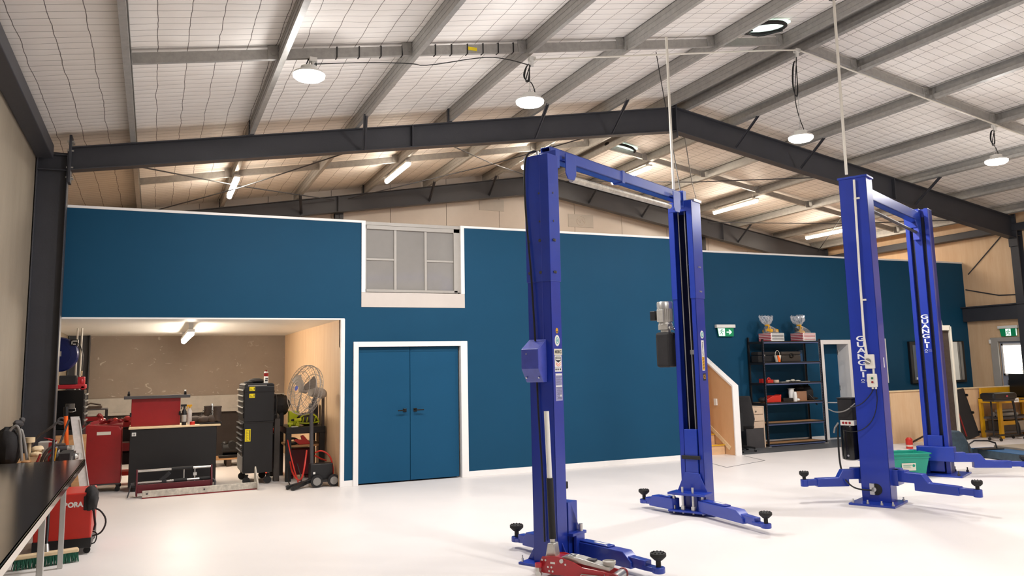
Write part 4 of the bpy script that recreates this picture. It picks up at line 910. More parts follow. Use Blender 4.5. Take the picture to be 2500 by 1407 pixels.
# upturned red trolley on top of it
t = thing('service_trolley', 'red steel box under a grey tray with two small casters, on the black bench', 'trolley', (.05, 13.15, .895))
MB().box(-.32, .34, -.02, .3, 0, .40).build('body', 'red', t, .006); MB().box(-.42, .47, -.08, .36, .40, .425).box(-.42, .47, -.085, -.07, .395, .44).build('tray', 'grey_dark', t, .004)
for x in (-.36, .40):
    MB().cyl((x - .012, -.0, .475), (x + .012, -.0, .475), .032, n=16).box(x - .018, x + .018, -.012, .012, .425, .475).build('caster', 'black', t)
for x in (-.325, .335): MB().box(x - .012, x + .012, -.04, -.0, .14, .20).build('latch', 'black', t, .004)
def bottle(nm, x, y, z, r, h, m, capm, label, spray=False):
    t = thing(nm, label, 'bottle', (x, y, z))
    MB().lathe([(r*.95, 0), (r, .01), (r, h*.68), (r*.4, h*.82), (r*.4, h*.86), (0, h*.86)], n=20).build('body', m, t)
    q = MB().cyl((0, 0, h*.86), (0, 0, h*.93), r*.45, n=14)
    if spray: q.box(-.05, .03, -.012, .012, h*.93, h*1.03).bar((-.03, 0, h*.93), (-.045, 0, h*.8), .01, .012)
    q.build('cap', capm, t); return t
b_ = bottle('spray_bottle', .44, 12.99, .895, .033, .29, 'black', 'black', 'black spray bottle with silver label on the timber-topped bench', True); MB().cyl((0, 0, .05), (0, 0, .15), .0338, n=20).build('label', 'grey_light', b_)
bottle('trigger_bottle', .52, 13.12, .895, .033, .28, 'plastic_clear', 'yellow_bench', 'clear bottle with yellow trigger beside the black spray bottle', True)
small('tin_lid', MB().lathe([(.036, 0), (.036, .045), (0, .047)], (.555, 12.98, .895), 20), 'red_weld', 'small bright red tin in front of the boots', 'tin')
def boot(x, y, rz, label):
    t = thing('work_boot', label, 'boot', (x, y, .895), rz, 'boots on the timber-topped bench'); t.scale = (1.12, 1.1, 1.08)
    MB().prism([(-.13, 0), (.15, 0), (.15, .022), (.05, .028), (-.13, .02)], -.045, .045).build('sole', 'black_soft', t, .01)
    MB().ell((-.07, 0, .06), .085, .048, .05, 16, 9, .08).ell((.03, 0, .06), .07, .046, .06, 16, 9, .08).lathe([(.05, .04), (.052, .12), (.048, .2), (.055, .235), (.047, .238), (.04, .2), (0, .15)], (.09, 0, 0), 18).build('upper', 'brown', t)
    q = MB()
    for k in range(5): q.tube([(.0 + k*.012, -.03, .1 + k*.022), (-.01 + k*.012, 0, .115 + k*.022), (.0 + k*.012, .03, .1 + k*.022)], .004, 6)
    q.build('laces', 'black', t); return t
boot(.68, 13.2, .15, 'brown work boot nearer the bottles, toe pointing left'); boot(.80, 13.02, -.1, 'brown work boot in front, nearest the end of the timber top, spray tin behind')
small('spray_tin', MB().lathe([(.025, 0), (.025, .26), (.015, .285), (0, .285)], (.84, 13.3, .895), 16), 'zinc', 'silver spray tin behind the boots', 'tin')
# jacking beam on the floor
t = thing('jacking_beam', 'dark red jacking beam with chrome rods lying before the black bench', 'jacking beam', (-.14, 12.32, 0), math.radians(3))
for x in (-.02, .93):
    MB().prism([(-.06, .02), (.12, .02), (.12, .12), (.05, .36), (.0, .37), (-.06, .17)], x, x + .02, 'x').build('end_plate', 'maroon', t, .003)
MB().box(.0, .95, -.05, -.035, .07, .17).box(.0, .95, -.05, .1, .06, .075).build('channel', 'maroon', t, .003)
MB().cyl((0, .02, .345), (.94, .02, .345), .017, n=14).cyl((0, .0, .19), (.94, .0, .19), .017, n=14).build('rod', 'chrome', t)
MB().cyl((.42, .02, .345), (.7, .02, .345), .024, n=14).cyl((.45, 0, .19), (.62, 0, .19), .024, n=14).cyl((.78, 0, .19), (.93, 0, .19), .024, n=14).build('rubber_sleeve', 'rubber', t)
MB().obox((.34, .01, .25), (1, 0, -1.2), (0, 1, 0), (1.2, 0, 1), .05, .02, .16).box(.3, .36, -.02, .03, .17, .21).build('saddle_arm', 'black_metal', t, .004)
MB().cyl((.58, .0, .19), (.58, .01, .34), .009).cyl((.72, .0, .17), (.72, .01, .35), .009).box(.70, .745, -.02, .03, .24, .28).build('spreader', 'zinc', t)
MB().tube([(-.08, .04, .17), (.0, .04, .18)], .022).tube([(-.08, .02, .17), (-.1, .0, .08), (-.12, -.02, .01)], .008).tube([(.96, .05, .17), (1.0, .04, .14), (.99, .02, .08)], .014, 8, False, 1).build('release_handle', 'grey_dark', t)
t = thing('aluminium_beam', 'long scuffed aluminium beam with upright end plate on the bay floor', 'beam', (-.08, 12.2, 0), math.radians(3))
MB().box(0, 1.5, -.035, .005, .012, .10).build('channel', 'alu_scratch', t, .004); MB().box(0, 1.5, -.04, .01, 0, .012).build('flange', 'red_dark', t)
MB().prism([(-.14, .0), (.16, .07), (.16, .27), (.12, .30), (-.14, .09)], 1.47, 1.49, 'x').build('end_plate', 'alu', t, .003)
for x in (.06, .78): MB().cyl((x, -.036, .06), (x, -.042, .06), .012, n=12).build('bolt', 'grey_dark', t)
# tall black chest
t = thing('roller_tool_chest', 'tall black two-tier roller tool chest with yellow stickers, drawers facing left', 'tool chest', (1.25, 12.72, 0))
MB().box(.0, .42, 0, .82, .17, .905).build('lower_cabinet', 'black', t, .008); MB().box(.0, .43, 0, .82, .91, 1.43).prism([(.0, 1.43), (.43, 1.43), (.43, 1.455), (.40, 1.475), (.03, 1.475), (0, 1.455)], 0, .82).build('upper_chest', 'black', t, .008)
MB().box(.0, .435, -.006, .83, 1.345, 1.36).box(.0, .43, -.01, .83, .895, .912).build('trim', 'black_soft', t, .003)
for k in range(5): B(-.012, .0, .02, .80, .97 + k*.085, 1.05 + k*.085).build('drawer', 'black', t, .004); MB().box(-.035, -.012, .04, .78, 1.03 + k*.085, 1.045 + k*.085).build('drawer_pull', 'alu' if k else 'grey', t, .004)
for k in range(6): B(-.012, .0, .02, .80, .42 + k*.08, .495 + k*.08).build('drawer', 'black_gloss', t, .004); MB().box(-.035, -.012, .04, .78, .475 + k*.08, .49 + k*.08).build('drawer_pull', 'grey_dark', t, .004)
B(-.01, .0, .04, .78, .2, .40).build('door', 'grey', t, .004)
MB().box(.05, .32, -.002, 0, 1.435, 1.452).build('badge', 'grey', t)
for a, b, c, d_ in ((.07, .15, 1.365, 1.425), (.07, .15, 1.265, 1.325), (.02, .10, .63, .81)):
    s = B(a, b, -.002, 0, c, d_).build('warning_sticker', 'yellow', t); q = MB(); n = int((d_ - c - .02) / .012)
    for k in range(n): q.box(a + .01, a + .05 - .012*(k % 3), -.003, -.002, c + .01 + k*.012, c + .014 + k*.012)
    q.box(b - .018, b - .008, -.003, -.002, c + .015, d_ - .012).build('printing', 'text_dark', s)
for x in (.06, .36):
    for y in (.08, .74): caster(t, x, y, .055)
MB().tube([(.43, .06, 1.3), (.47, .05, 1.3), (.47, .05, 1.0), (.43, .06, 1.0)], .012, 8, False, 1).build('side_handle', 'black', t)
MB().ell((-.02, .1, .56), .02, .02, .02).build('knob', 'zinc', t)
small('cap_bag', MB().ell((1.44, 12.95, 1.505), .12, .13, .045, 18, 8, .12).ell((1.35, 12.92, 1.49), .1, .08, .02, 18, 8, .1), 'black_soft', 'black cap lying on top of the tall black chest', 'cap')
t = thing('spray_can', 'white and red spray can standing on the tall black chest', 'spray can', (1.565, 12.80, 1.475))
MB().lathe([(.032, 0), (.033, .005), (.033, .155), (.022, .175), (0, .175)], n=24).build('body', 'white', t); MB().cyl((0, 0, .175), (0, 0, .195), .014, n=14).build('nozzle', 'red', t); MB().cyl((0, 0, .1), (0, 0, .15), .0336, n=24).build('label', 'red', t)
MB().box(-.02, .02, -.0345, -.033, .03, .05).box(-.015, .025, -.0345, -.033, .06, .075).build('printing', 'text_dark', t)
# pallet and gearbox at the back of the bay
t = thing('pallet', 'small timber pallet at the back of the bay between bench and chest', 'pallet', (1.28, 15.7, 0))
for k in range(4): B(-.28, .28, -.3 + k*.17, -.2 + k*.17, .12, .14).build('slat', 'wood', t)
for x in (-.26, 0, .26): B(x - .04, x + .04, -.3, .32, 0, .12).build('bearer', 'brown', t)
t = thing('gearbox', 'black engine part sitting on the small timber pallet', 'engine part', (1.32, 15.62, .14))
MB().box(-.2, .2, -.12, .12, .0, .05).cyl((-.14, 0, .15), (.12, 0, .15), .1, n=18).cyl((.02, -.1, .22), (.02, .1, .22), .07, n=14).ell((-.1, 0, .24), .06, .06, .05).build('casing', 'black', t, .006)
# cone
t = thing('traffic_cone', 'orange traffic cone half hidden behind the black table leg', 'cone', (1.86, 13.95, 0))
MB().box(-.13, .13, -.13, .13, 0, .025).build('base', 'cone', t, .01); MB().lathe([(.11, .025), (.03, .48), (.02, .49), (0, .49)], n=24).build('body', 'cone', t)
small('rear_caster_trolley', MB().cyl((1.74, 14.2, .06), (1.77, 14.2, .06), .06).box(1.70, 1.85, 14.1, 14.4, .12, .16).cyl((1.74, 14.35, .06), (1.77, 14.35, .06), .06), 'black', 'low black wheeled dolly behind the tall chest', 'dolly')
# black table with its load
t = thing('steel_table', 'heavy black steel table against the plywood wall', 'table', (1.87, 12.78, 0))
MB().box(.0, .59, 0, .9, .70, .80).build('table_top', 'black', t, .006)
for x in (.0, .50):
    for y in (.0, .82): B(x, x + .08, y, y + .08, 0, .70).build('leg', 'black', t, .003)
B(.04, .55, .06, .86, .50, .53).build('shelf', 'wood', t)
t = thing('frame_stand', 'slim brown tube frame standing on the black table by the plywood wall', 'frame', (2.43, 12.85, .80))
MB().box(-.02, .02, -.02, .02, 0, .50).build('upright', 'brown', t); MB().box(-.02, .02, -.02, 1.25, .48, .505).build('top_rail', 'brown', t); MB().box(-.02, .02, .6, .64, 0, .48).build('rear_upright', 'brown', t)
t = thing('tool_bag', 'green and grey tool bag on the black table behind the fan', 'bag', (2.24, 13.1, .80))
MB().ell((0, 0, .1), .17, .1, .1, 22, 10, .12).build('body', 'brown_case', t); q = MB().tube([(-.16, -.06, .06), (-.1, -.1, .16), (0, -.1, .18), (.1, -.1, .16), (.16, -.06, .06)], .012, 8, False, 1).tube([(-.17, -.05, .05), (0, -.1, .03), (.17, -.05, .05)], .012, 8, False, 1)
for x in (-.09, -.03, .03, .09): q.tube([(x, -.1, .06), (x + .01, -.108, .13)], .008)
q.build('piping', 'lime', t)
t = thing('cordless_drill', 'yellow-green cordless drill at the front of the black table', 'drill', (2.05, 12.9, .80))
MB().box(-.03, .03, -.03, .03, 0, .05).cyl((-.05, 0, .1), (.06, 0, .1), .028, n=16).box(-.012, .02, -.018, .018, .04, .09).build('body', 'lime', t, .005); MB().cyl((-.05, 0, .1), (-.09, 0, .1), .02, .014, 12).build('chuck', 'black', t)
small('impact_wrench', MB().cyl((1.92, 12.95, .84), (2.0, 12.93, .84), .028).box(1.93, 1.96, 12.9, 12.98, .8, .84), 'lime', 'short lime tool lying left of the drill', 'tool')
small('notepad', B(1.95, 2.05, 12.80, 12.86, .80, .812), 'white', 'small white pad on the table edge', 'pad')
small('green_box', MB().box(1.98, 2.14, 13.25, 13.4, .8, 1.02), 'lime', 'olive green carton at the back of the black table', 'carton', bevel=.005)
small('black_bin', B(2.32, 2.44, 13.3, 13.5, .80, 1.12), 'black_soft', 'tall black box behind the green tool bag', 'box', bevel=.01)
small('jacket', MB().ell((1.85, 13.35, 1.12), .15, .12, .17, 18, 10, .25).box(1.74, 1.9, 13.28, 13.42, .80, 1.1), 'black_soft', 'black jacket heaped between the tall chest and the fan', 'jacket', bevel=.02)
small('drill_case', B(1.74, 1.86, 13.6, 13.9, 0, .62).box(1.735, 1.865, 13.59, 13.91, .62, .66), 'black_soft', 'black upright case behind the tall chest', 'case', bevel=.01)
small('red_pouch', MB().ell((1.80, 13.70, .70), .05, .03, .04), 'red_weld', 'small red pouch on the black upright case', 'pouch')
small('red_clamp', MB().ell((1.77, 13.0, 0.955), .03, .03, .05, 10, 8, .4).box(1.72, 1.80, 12.93, 13.03, 0, .93), 'brown_case', 'brown pillar with a clamp between chest and table', 'clamp')
small('fuel_can', MB().box(1.96, 2.30, 13.05, 13.35, .06, .46).box(1.98, 2.04, 13.1, 13.3, 0, .06).box(2.22, 2.28, 13.1, 13.3, 0, .06), 'maroon', 'dark red compressor box under the black table', 'box', bevel=.02)
small('red_gun', MB().prism([(2.08, .53), (2.26, .53), (2.14, .67), (2.10, .66), (2.12, .60), (2.02, .62), (2.0, .60)], 12.86, 12.92), 'red_weld', 'bright red folded plastic tool on the table shelf', 'tool', bevel=.004)
small('hose_bundle', MB().torus((1.98, 12.9, .59), .07, .014, 'y', 20, 8, .6).torus((2.0, 12.93, .58), .08, .012, 'y', 20, 8, .5), 'black', 'coil of black hose hanging at the left of the table shelf', 'hose')
# pedestal fan
t = thing('pedestal_fan', 'grey industrial pedestal fan with wire guard on a wheeled base', 'fan', (2.12, 12.02, 0))
def rot(p, a=math.radians(66), tl=math.radians(-12)):   # guard turned to the left
    x, y, z = p; y, z = y*math.cos(tl) - z*math.sin(tl), y*math.sin(tl) + z*math.cos(tl)
    return V(x*math.cos(a) + y*math.sin(a), -x*math.sin(a) + y*math.cos(a), z)
hc = V(-.10, .03, 1.37)
r = MB(); R_ = .36
for (rr_, dy) in ((R_, 0), (R_*.97, -.06), (R_*.97, .06), (R_*.7, -.10), (R_*.4, -.13), (R_*.7, .11), (.09, -.14), (.11, .14)):
    r.tube([hc + rot((rr_*math.cos(a), dy, rr_*math.sin(a))) for a in [2*PI*i/36 for i in range(36)]], .0045 if rr_ < R_ else .007, 6, True)
for k in range(34):
    a = 2*PI*k/34; c_, s_ = math.cos(a), math.sin(a); c2, s2 = math.cos(a + .25), math.sin(a + .25)
    r.tube([hc + rot((.09*c_, -.14, .09*s_)), hc + rot((.25*c2, -.10, .25*s2)), hc + rot((R_*.97*c2, -.05, R_*.97*s2)), hc + rot((R_*c2, 0, R_*s2)), hc + rot((R_*.97*c2, .05, R_*.97*s2)), hc + rot((.25*c2, .11, .25*s2)), hc + rot((.1*c_, .14, .1*s_))], .0022, 5)
r.build('guard', 'fan_grey', t)
q = MB().cyl(hc + rot((0, -.08, 0)), hc + rot((0, .02, 0)), .05, n=18)
for k in range(3):
    a = 2*PI*k/3 + .35
    P2 = lambda ra, dw, dy: hc + rot((ra*math.cos(a) - dw*math.sin(a), dy, ra*math.sin(a) + dw*math.cos(a)))
    vs = [P2(.05, -.03, -.03), P2(.05, .03, -.06), P2(.31, .09, -.07), P2(.33, .02, -.04), P2(.28, -.06, -.01)]
    vs += [v + rot((0, .004, 0)) for v in vs]; q.add(vs, [(0, 1, 2, 3, 4), (9, 8, 7, 6, 5)] + [(i, (i+1) % 5, 5 + (i+1) % 5, 5 + i) for i in range(5)])
q.build('blades', 'fan_grey', t); MB().cyl(hc + rot((0, -.148, 0)), hc + rot((0, -.155, 0)), .035, n=20).build('badge', 'blue2', t)
MB().cyl(hc + rot((0, .1, 0)), hc + rot((0, .3, 0)), .075, n=20).ell(hc + rot((0, .3, 0)), .07, .07, .07).build('motor', 'fan_grey', t)
MB().cyl((.02, .08, .18), (.0, .08, 1.06), .028, n=14).cyl((0, .08, 1.05), hc + rot((0, .2, 0)), .03, n=12).build('pole', 'grey_dark', t)
MB().box(-.02, .30, -.02, .16, .10, .32).build('base_box', 'black', t, .01); MB().box(.02, .05, -.022, -.02, .18, .21).build('sticker', 'white', t)
for x in (.06, .30): 
    w = MB().cyl((x, -.10, .085), (x, -.06, .085), .085, n=28).build('wheel', 'black_soft', t); MB().cyl((x, -.105, .085), (x, -.1, .085), .055, n=20).build('hub', 'grey', w)
MB().box(.04, .32, -.08, -.02, .07, .10).build('axle', 'black', t); MB().bar((.0, .0, .09), (-.36, -.08, .03), .05, .05).bar((.0, .06, .09), (-.30, -.22, .03), .05, .05).build('foot', 'black', t, .004)
tag(MB().tube([(2.08, 12.2, .5), (2.04, 12.05, .4), (2.0, 11.98, .2), (1.96, 12.0, .1), (1.92, 12.1, .12), (1.9, 12.4, .2), (1.92, 12.7, .3)], .012, 8, False, 2).tube([(2.2, 12.2, .46), (2.28, 12.15, .5), (2.4, 12.1, .42), (2.44, 12.1, .25), (2.44, 12.1, .14)], .012, 8, False, 2).tube([(2.2, 12.22, .42), (2.3, 12.25, .36), (2.38, 12.3, .33)], .012, 8, False, 1).tube([(1.97, 12.15, .02), (1.9, 12.3, .3), (1.88, 12.7, .62)], .01, 8, False, 1).build('air_hose', 'red_weld'), 'red air hose looped around the fan base', 'hose')
tag(MB().tube([(1.88, 12.6, .22), (1.84, 12.3, .05), (1.86, 12.1, .012), (1.95, 11.98, .012), (2.0, 12.1, .1), (1.98, 12.4, .3)], .009, 8, False, 2).build('black_cable', 'black'), 'black cable looping on the floor left of the fan', 'cable')
# ------------------------------------------------------------------ office recess and right side
def exit_sign(loc, rz, label, arrow):
    t = thing('exit_sign', label, 'exit sign', loc, rz)      # faces local -y
    MB().box(-.23, .23, -.07, .0, .0, .065).build('housing', 'white', t, .008)
    p = MB().prism([(-.20, 0), (.20, 0), (.19, -.17), (-.17, -.17)], -.045, -.035).build('panel', 'green_sign', t)
    f = -.0465
    if arrow:
        MB().prism([(-.19, -.01), (-.02, -.01), (-.02, -.16), (-.165, -.16)], f + .0005, f + .001).build('door_field', 'sign_white', p)
        q = MB().prism([(.02, -.075), (.02, -.095), (.10, -.095), (.07, -.125), (.095, -.13), (.15, -.085), (.095, -.035), (.07, -.04), (.10, -.075)], f - .001, f)
        q.build('arrow', 'sign_white', p); ox, m = -.10, 'green_sign'
    else:
        MB().box(-.06, .06, f, f + .001, -.16, -.01).build('door_field', 'sign_white', p); MB().box(.175, .195, f, f + .001, -.16, -.01).build('side_field', 'sign_white', p); ox, m = 0, 'green_sign'
    q = MB().cyl((ox + .01, f - .001, -.035), (ox + .01, f - .0005, -.035), .013, n=14)
    for pts in ([(.0, -.05), (-.01, -.095)], [(-.01, -.09), (.025, -.115), (.01, -.15)], [(-.01, -.09), (-.03, -.12), (-.06, -.125)], [(.0, -.055), (.035, -.075), (.05, -.06)], [(.0, -.055), (-.03, -.06), (-.04, -.085)]):
        q.tube([(ox + x, f - .001, z) for x, z in pts], .0065, 6)
    q.build('running_figure', m, p)
    return t
exit_sign((10.34, 13.05, 2.315), 0, 'green exit sign with running figure and right arrow, on the blue wall above the stairs', True)
exit_sign((17.35, 12.05, 2.25), math.radians(-90), 'green exit sign with running figure above the outside door on the far right', False)
# shelving
t = thing('steel_shelving', 'tall dark steel shelving unit with six shelves against the recessed blue wall', 'shelving', (11.6, 12.79, 0))
for x in (-.74, .70):
    for y in (-.21, .21):
        u = MB().box(x, x + .04, y - .003, y + .003, 0, 2.07 if y < 0 else 2.12).box(x if x < 0 else x + .034, x + .006 if x < 0 else x + .04, y - .02, y + .02, 0, 2.07 if y < 0 else 2.12)
        u = u.build('upright', 'black_metal', t)
        if y < 0:
            q = MB()
            for k in range(40): q.box(x + .015, x + .025, y - .0045, y - .003, .06 + k*.05, .085 + k*.05)
            q.build('slots', 'crease', u)
for k, z in enumerate((.06, .45, .84, 1.22, 1.62, 2.03)):
    s = MB().box(-.72, .72, -.2, .2, z - .012, z).build('shelf', 'wood' if k < 3 else 'black', t)
    MB().box(-.74, .74, -.212, -.2, z - .045, z + .004).box(-.74, .74, .2, .212, z - .045, z + .004).box(-.735, -.725, -.2, .2, z - .045, z).box(.725, .735, -.2, .2, z - .045, z).build('shelf_beam', 'black_metal', t, .002)
    MB().box(-.70, .70, -.2145, -.212, z - .042, z - .022).build('beam_lip', 'crease', s)
for x in (-.72, .72): B(x - .04, x + .04, -.24, -.18, 0, .012).build('foot', 'grey_light', t)
zs = {1: .062, 2: .452, 3: .842, 4: 1.222, 5: 1.622, 6: 2.032}
def hamper(x, label, seed):
    t = thing('gift_hamper', label, 'gift hamper', (x, 12.78, zs[6]), math.radians(6), 'gift hampers on the shelving')
    MB().box(-.19, .19, -.15, .15, 0, .16).build('box', 'white', t)
    q = MB()
    for k in range(5): q.box(-.192, .192, -.152, .152, .008 + k*.032, .028 + k*.032)
    q.build('stripes', 'stripe_red', t); B(-.17, .19, -.155, -.152, .0, .16).build('front_label', 'white', t)
    q = MB()
    for k in range(5): q.box(-.15, .175, -.1575, -.155, .022 + k*.029, .033 + k*.029)
    q.build('printing', 'stripe_red' if seed == 9 else 'text_dark', t)
    rnd = random.Random(seed); q = MB()
    q.cyl((-.1, 0, .12), (-.1, 0, .29), .04, .015, 14).cyl((-.04, .05, .1), (-.04, .05, .25), .035, .02, 14)
    q.build('bottle', 'brown_case', t)
    q = MB(); 
    for k in range(7): q.obox((rnd.uniform(-.15, .15), rnd.uniform(-.1, .1), .17 + rnd.random()*.06), (rnd.uniform(-1, 1), 1, .3), (1, rnd.uniform(-1, 1), 0), (0, 0, 1), .07, .05, .05)
    q.build('treats', 'yellow_bench', t)
    q = MB()
    for k in range(6): q.obox((rnd.uniform(-.18, .16), rnd.uniform(-.07, .07), .19 + rnd.random()*.05), (rnd.uniform(-1, 1), 1, .6), (1, rnd.uniform(-1, 1), 0), (0, 0, 1), .08, .04, .04)
    q.build('wrapped_treats', 'black', t)
    # cellophane: folded cone, neck and crumpled top
    n = 26; rings = []
    for j, (sx, sy, z, ox, am) in enumerate(((.185, .145, .16, 0, .0), (.17, .13, .20, -.01, .06), (.12, .09, .26, -.05, .12), (.03, .025, .32, -.10, .2), (.10, .08, .38, -.11, .35), (.15, .12, .46, -.12, .5), (.11, .09, .50, -.12, .6))):
        rings.append([(ox + sx*math.cos(2*PI*i/n)*(1 + am*rnd.uniform(-1, 1)), sy*math.sin(2*PI*i/n)*(1 + am*rnd.uniform(-1, 1)), z + am*rnd.uniform(-.08, .08)) for i in range(n)])
    q = MB(); q.add([p for r_ in rings for p in r_], [(j*n + i, j*n + (i+1) % n, (j+1)*n + (i+1) % n, (j+1)*n + i) for j in range(len(rings) - 1) for i in range(n)])
    q.build('cellophane', 'cellophane', t)
    q = MB()
    for k in range(26):
        a = rnd.uniform(0, 2*PI); b = a + rnd.uniform(-.6, .6)
        q.tube([(-.10, 0, .32), (-.11 + .09*math.cos(a), .07*math.sin(a), .38), (-.12 + .16*math.cos(b), .12*math.sin(b), .40 + rnd.random()*.12), (-.12 + .11*math.cos(b + .5), .09*math.sin(b + .5), .50)], .0045, 4, False, 1)
    q.build('film_creases', 'sign_crease', t)
    MB().torus((-.10, 0, .32), .035, .016).tube([(-.10, -.03, .32), (-.08, -.07, .27), (-.10, -.06, .22)], .01).tube([(-.10, -.03, .32), (-.14, -.07, .28), (-.13, -.06, .22)], .01).build('ribbon', 'yellow_bench', t)
mat('sign_crease', '#cfd4dc', .15, metal=.3, var=.1, scale=40)
hamper(11.28, 'red striped gift hamper in cellophane at the left end of the shelving top', 3)
hamper(12.10, 'red striped gift hamper in cellophane at the right end of the shelving top', 9)
def case(x, y, z, w, m, label, metal=False):
    t = thing('storage_case', label, 'case', (x, y, z), 0, None)
    MB().box(-w/2, w/2, -.11, .11, 0, .13).build('body', m, t, .015); MB().box(-w/2, w/2, -.113, .113, .135, .205).build('lid', m, t, .02)
    if metal: MB().torus((0, -.12, .12), .045, .012, 'y', 18, 8, .8).ell((.0, -.13, .15), .02, .01, .015).build('clasp', 'black_gloss', t)
    else: B(-.14, -.09, -.12, -.113, .12, .15).build('clasp', 'grey_light', t)
case(11.13, 12.84, zs[5], .5, 'black_soft', 'long black soft case at the left of the second shelf'); case(11.72, 12.85, zs[5], .50, 'brown_case', 'dark brown case with domed black clasp beside the paper bucket', True)
t = thing('bucket', 'small orange and cream bucket with rope handle on the second shelf', 'bucket', (11.30, 12.66, zs[5]))
MB().lathe([(.045, 0), (.07, .13), (.066, .13), (.042, .01), (0, .01)], n=24).build('tub', 'cream', t)
MB().prism([(-.066, .128), (-.043, .0), (.005, .0), (.0, .06), (-.02, .1), (-.03, .128)], -.071, -.06).build('orange_patch', 'orange', t)
MB().tube([(-.06, 0, .12), (-.05, 0, .2), (0, 0, .235), (.045, 0, .2), (.06, 0, .12)], .005, 6, False, 2).build('handle', 'cream', t)
small('blue_roll', MB().cyl((12.12, 12.93, zs[5]), (12.12, 12.93, zs[5] + .23), .055, n=24), 'ramp_blue', 'upright roll of blue wipes on the second shelf', 'roll')
small('red_clamp', MB().box(10.98, 11.12, 12.62, 12.75, zs[4], zs[4] + .06).torus((11.04, 12.66, zs[4] + .06), .035, .012, 'y').box(10.92, 11.0, 12.7, 12.8, zs[4], zs[4] + .08), 'red_weld', 'red plastic clamp at the left of the third shelf', 'clamp')
small('tape_roll', MB().lathe([(.035, 0), (.055, 0), (.055, .05), (.035, .05)], (11.28, 12.72, zs[4]), 24), 'desk', 'beige roll of tape on the third shelf', 'tape')
for k, (x, w, h, lb) in enumerate(((11.58, .1, .04, 'left'), (11.70, .09, .055, 'middle'), (11.83, .12, .035, 'right'))):
    small('white_packet', MB().ell((x, 12.72, zs[4] + h*.5), w/2, .05, h*.5, 14, 8, .25), 'cream', 'crumpled white packet on the third shelf, %s one of three' % lb, 'packet')
small('flat_tool', MB().bar((11.35, 12.68, zs[4] + .006), (11.55, 12.7, zs[4] + .006), .05, .01).bar((11.88, 12.7, zs[4] + .006), (12.1, 12.68, zs[4] + .006), .02, .01), 'grey_light', 'flat grey tool on the third shelf between tape and packets', 'tool')
small('red_tool_case', MB().prism([(10.95, 0), (11.30, 0), (11.32, .15), (11.27, .13), (11.12, .13), (10.95, .06)], 12.64, 12.82), 'red_weld', 'bright red tool case at the left of the fourth shelf', 'case', bevel=.01).location.z = zs[3]
small('black_pouch', MB().ell((10.93, 12.75, zs[3] + .05), .07, .08, .05, 14, 8, .2), 'black_soft', 'black pouch left of the bright red tool case', 'pouch')
small('black_tray', B(11.38, 11.62, 12.66, 12.86, zs[3], zs[3] + .07), 'black', 'low black tray between red case and white jug', 'tray', bevel=.006)
t = thing('white_mug', 'white two-part jug on the fourth shelf', 'jug', (11.64, 12.66, zs[3]))
MB().lathe([(.05, .06), (.055, .24), (.08, .25), (.03, .26), (0, .26)], (0, .06, 0), 20).build('upper', 'white', t); MB().lathe([(.035, 0), (.04, .1), (.03, .18), (.02, .19), (0, .19)], (.02, -.02, 0), 18).ell((.09, -.01, .03), .05, .04, .03).build('lower', 'white', t)
small('carton', B(11.76, 12.02, 12.7, 12.92, zs[3], zs[3] + .19), 'cardboard', 'brown carton behind the white jug', 'carton', bevel=.004)
t = thing('backpack', 'black backpack slumped at the right end of the fourth shelf', 'bag', (12.13, 12.84, zs[3]))
MB().ell((0, 0, .15), .15, .14, .15, 18, 10, .2).ell((-.14, .04, .24), .12, .1, .06, 16, 9, .2).ell((.09, -.08, .04), .14, .06, .03, 14, 8, .2).build('body', 'black_soft', t); MB().tube([(-.05, -.13, .12), (.02, -.2, .03), (.08, -.225, -.1), (.02, -.225, -.06)], .008, 6, False, 2).build('strap', 'black', t)
# chair and drawers
t = thing('drawer_unit', 'pale timber drawer pedestal between chair and shelving', 'drawers', (10.59, 12.80, 0))
B(-.22, .22, -.2, .2, 0, .37).build('carcass', 'grey_dark', t); B(-.23, .23, -.21, .21, .76, .785).build('top', 'desk', t, .003); B(.2, .225, -.21, .21, 0, .76).build('side', 'desk', t)
for k in range(3): d_ = B(-.22, .195, -.215, .2, .375 + k*.13, .498 + k*.13).build('drawer', 'desk', t, .004)
MB().torus((.02, -.222, .69), .012, .004, 'y').build('lock', 'black', t)
t = thing('office_chair', 'black high-backed swivel chair beside the sloping stair wall', 'chair', (9.99, 12.33, 0), math.radians(150))
MB().box(-.24, .24, -.25, .22, .42, .50).build('seat', 'black_soft', t, .03); MB().prism([(-.22, .46), (.22, .46), (.25, .60), (.22, .8), (.19, 1.02), (-.19, 1.02), (-.22, .8), (-.25, .60)], .19, .26).build('backrest', 'black_soft', t, .025)
MB().cyl((0, 0, .1), (0, 0, .42), .028).cyl((0, 0, .08), (0, 0, .22), .04).build('gas_lift', 'black', t); MB().box(-.02, .02, .1, .3, .39, .41).box(-.03, .03, .26, .285, .39, .7).build('back_bar', 'black', t)
for k in range(5):
    a = 2*PI*k/5 + .3; l = MB().bar((0, 0, .1), (.27*math.cos(a), .27*math.sin(a), .07), .045, .03).build('leg', 'black', t)
    MB().cyl((.27*math.cos(a) - .02, .27*math.sin(a), .028), (.27*math.cos(a) + .02, .27*math.sin(a), .028), .026, n=14).build('caster', 'black', l)
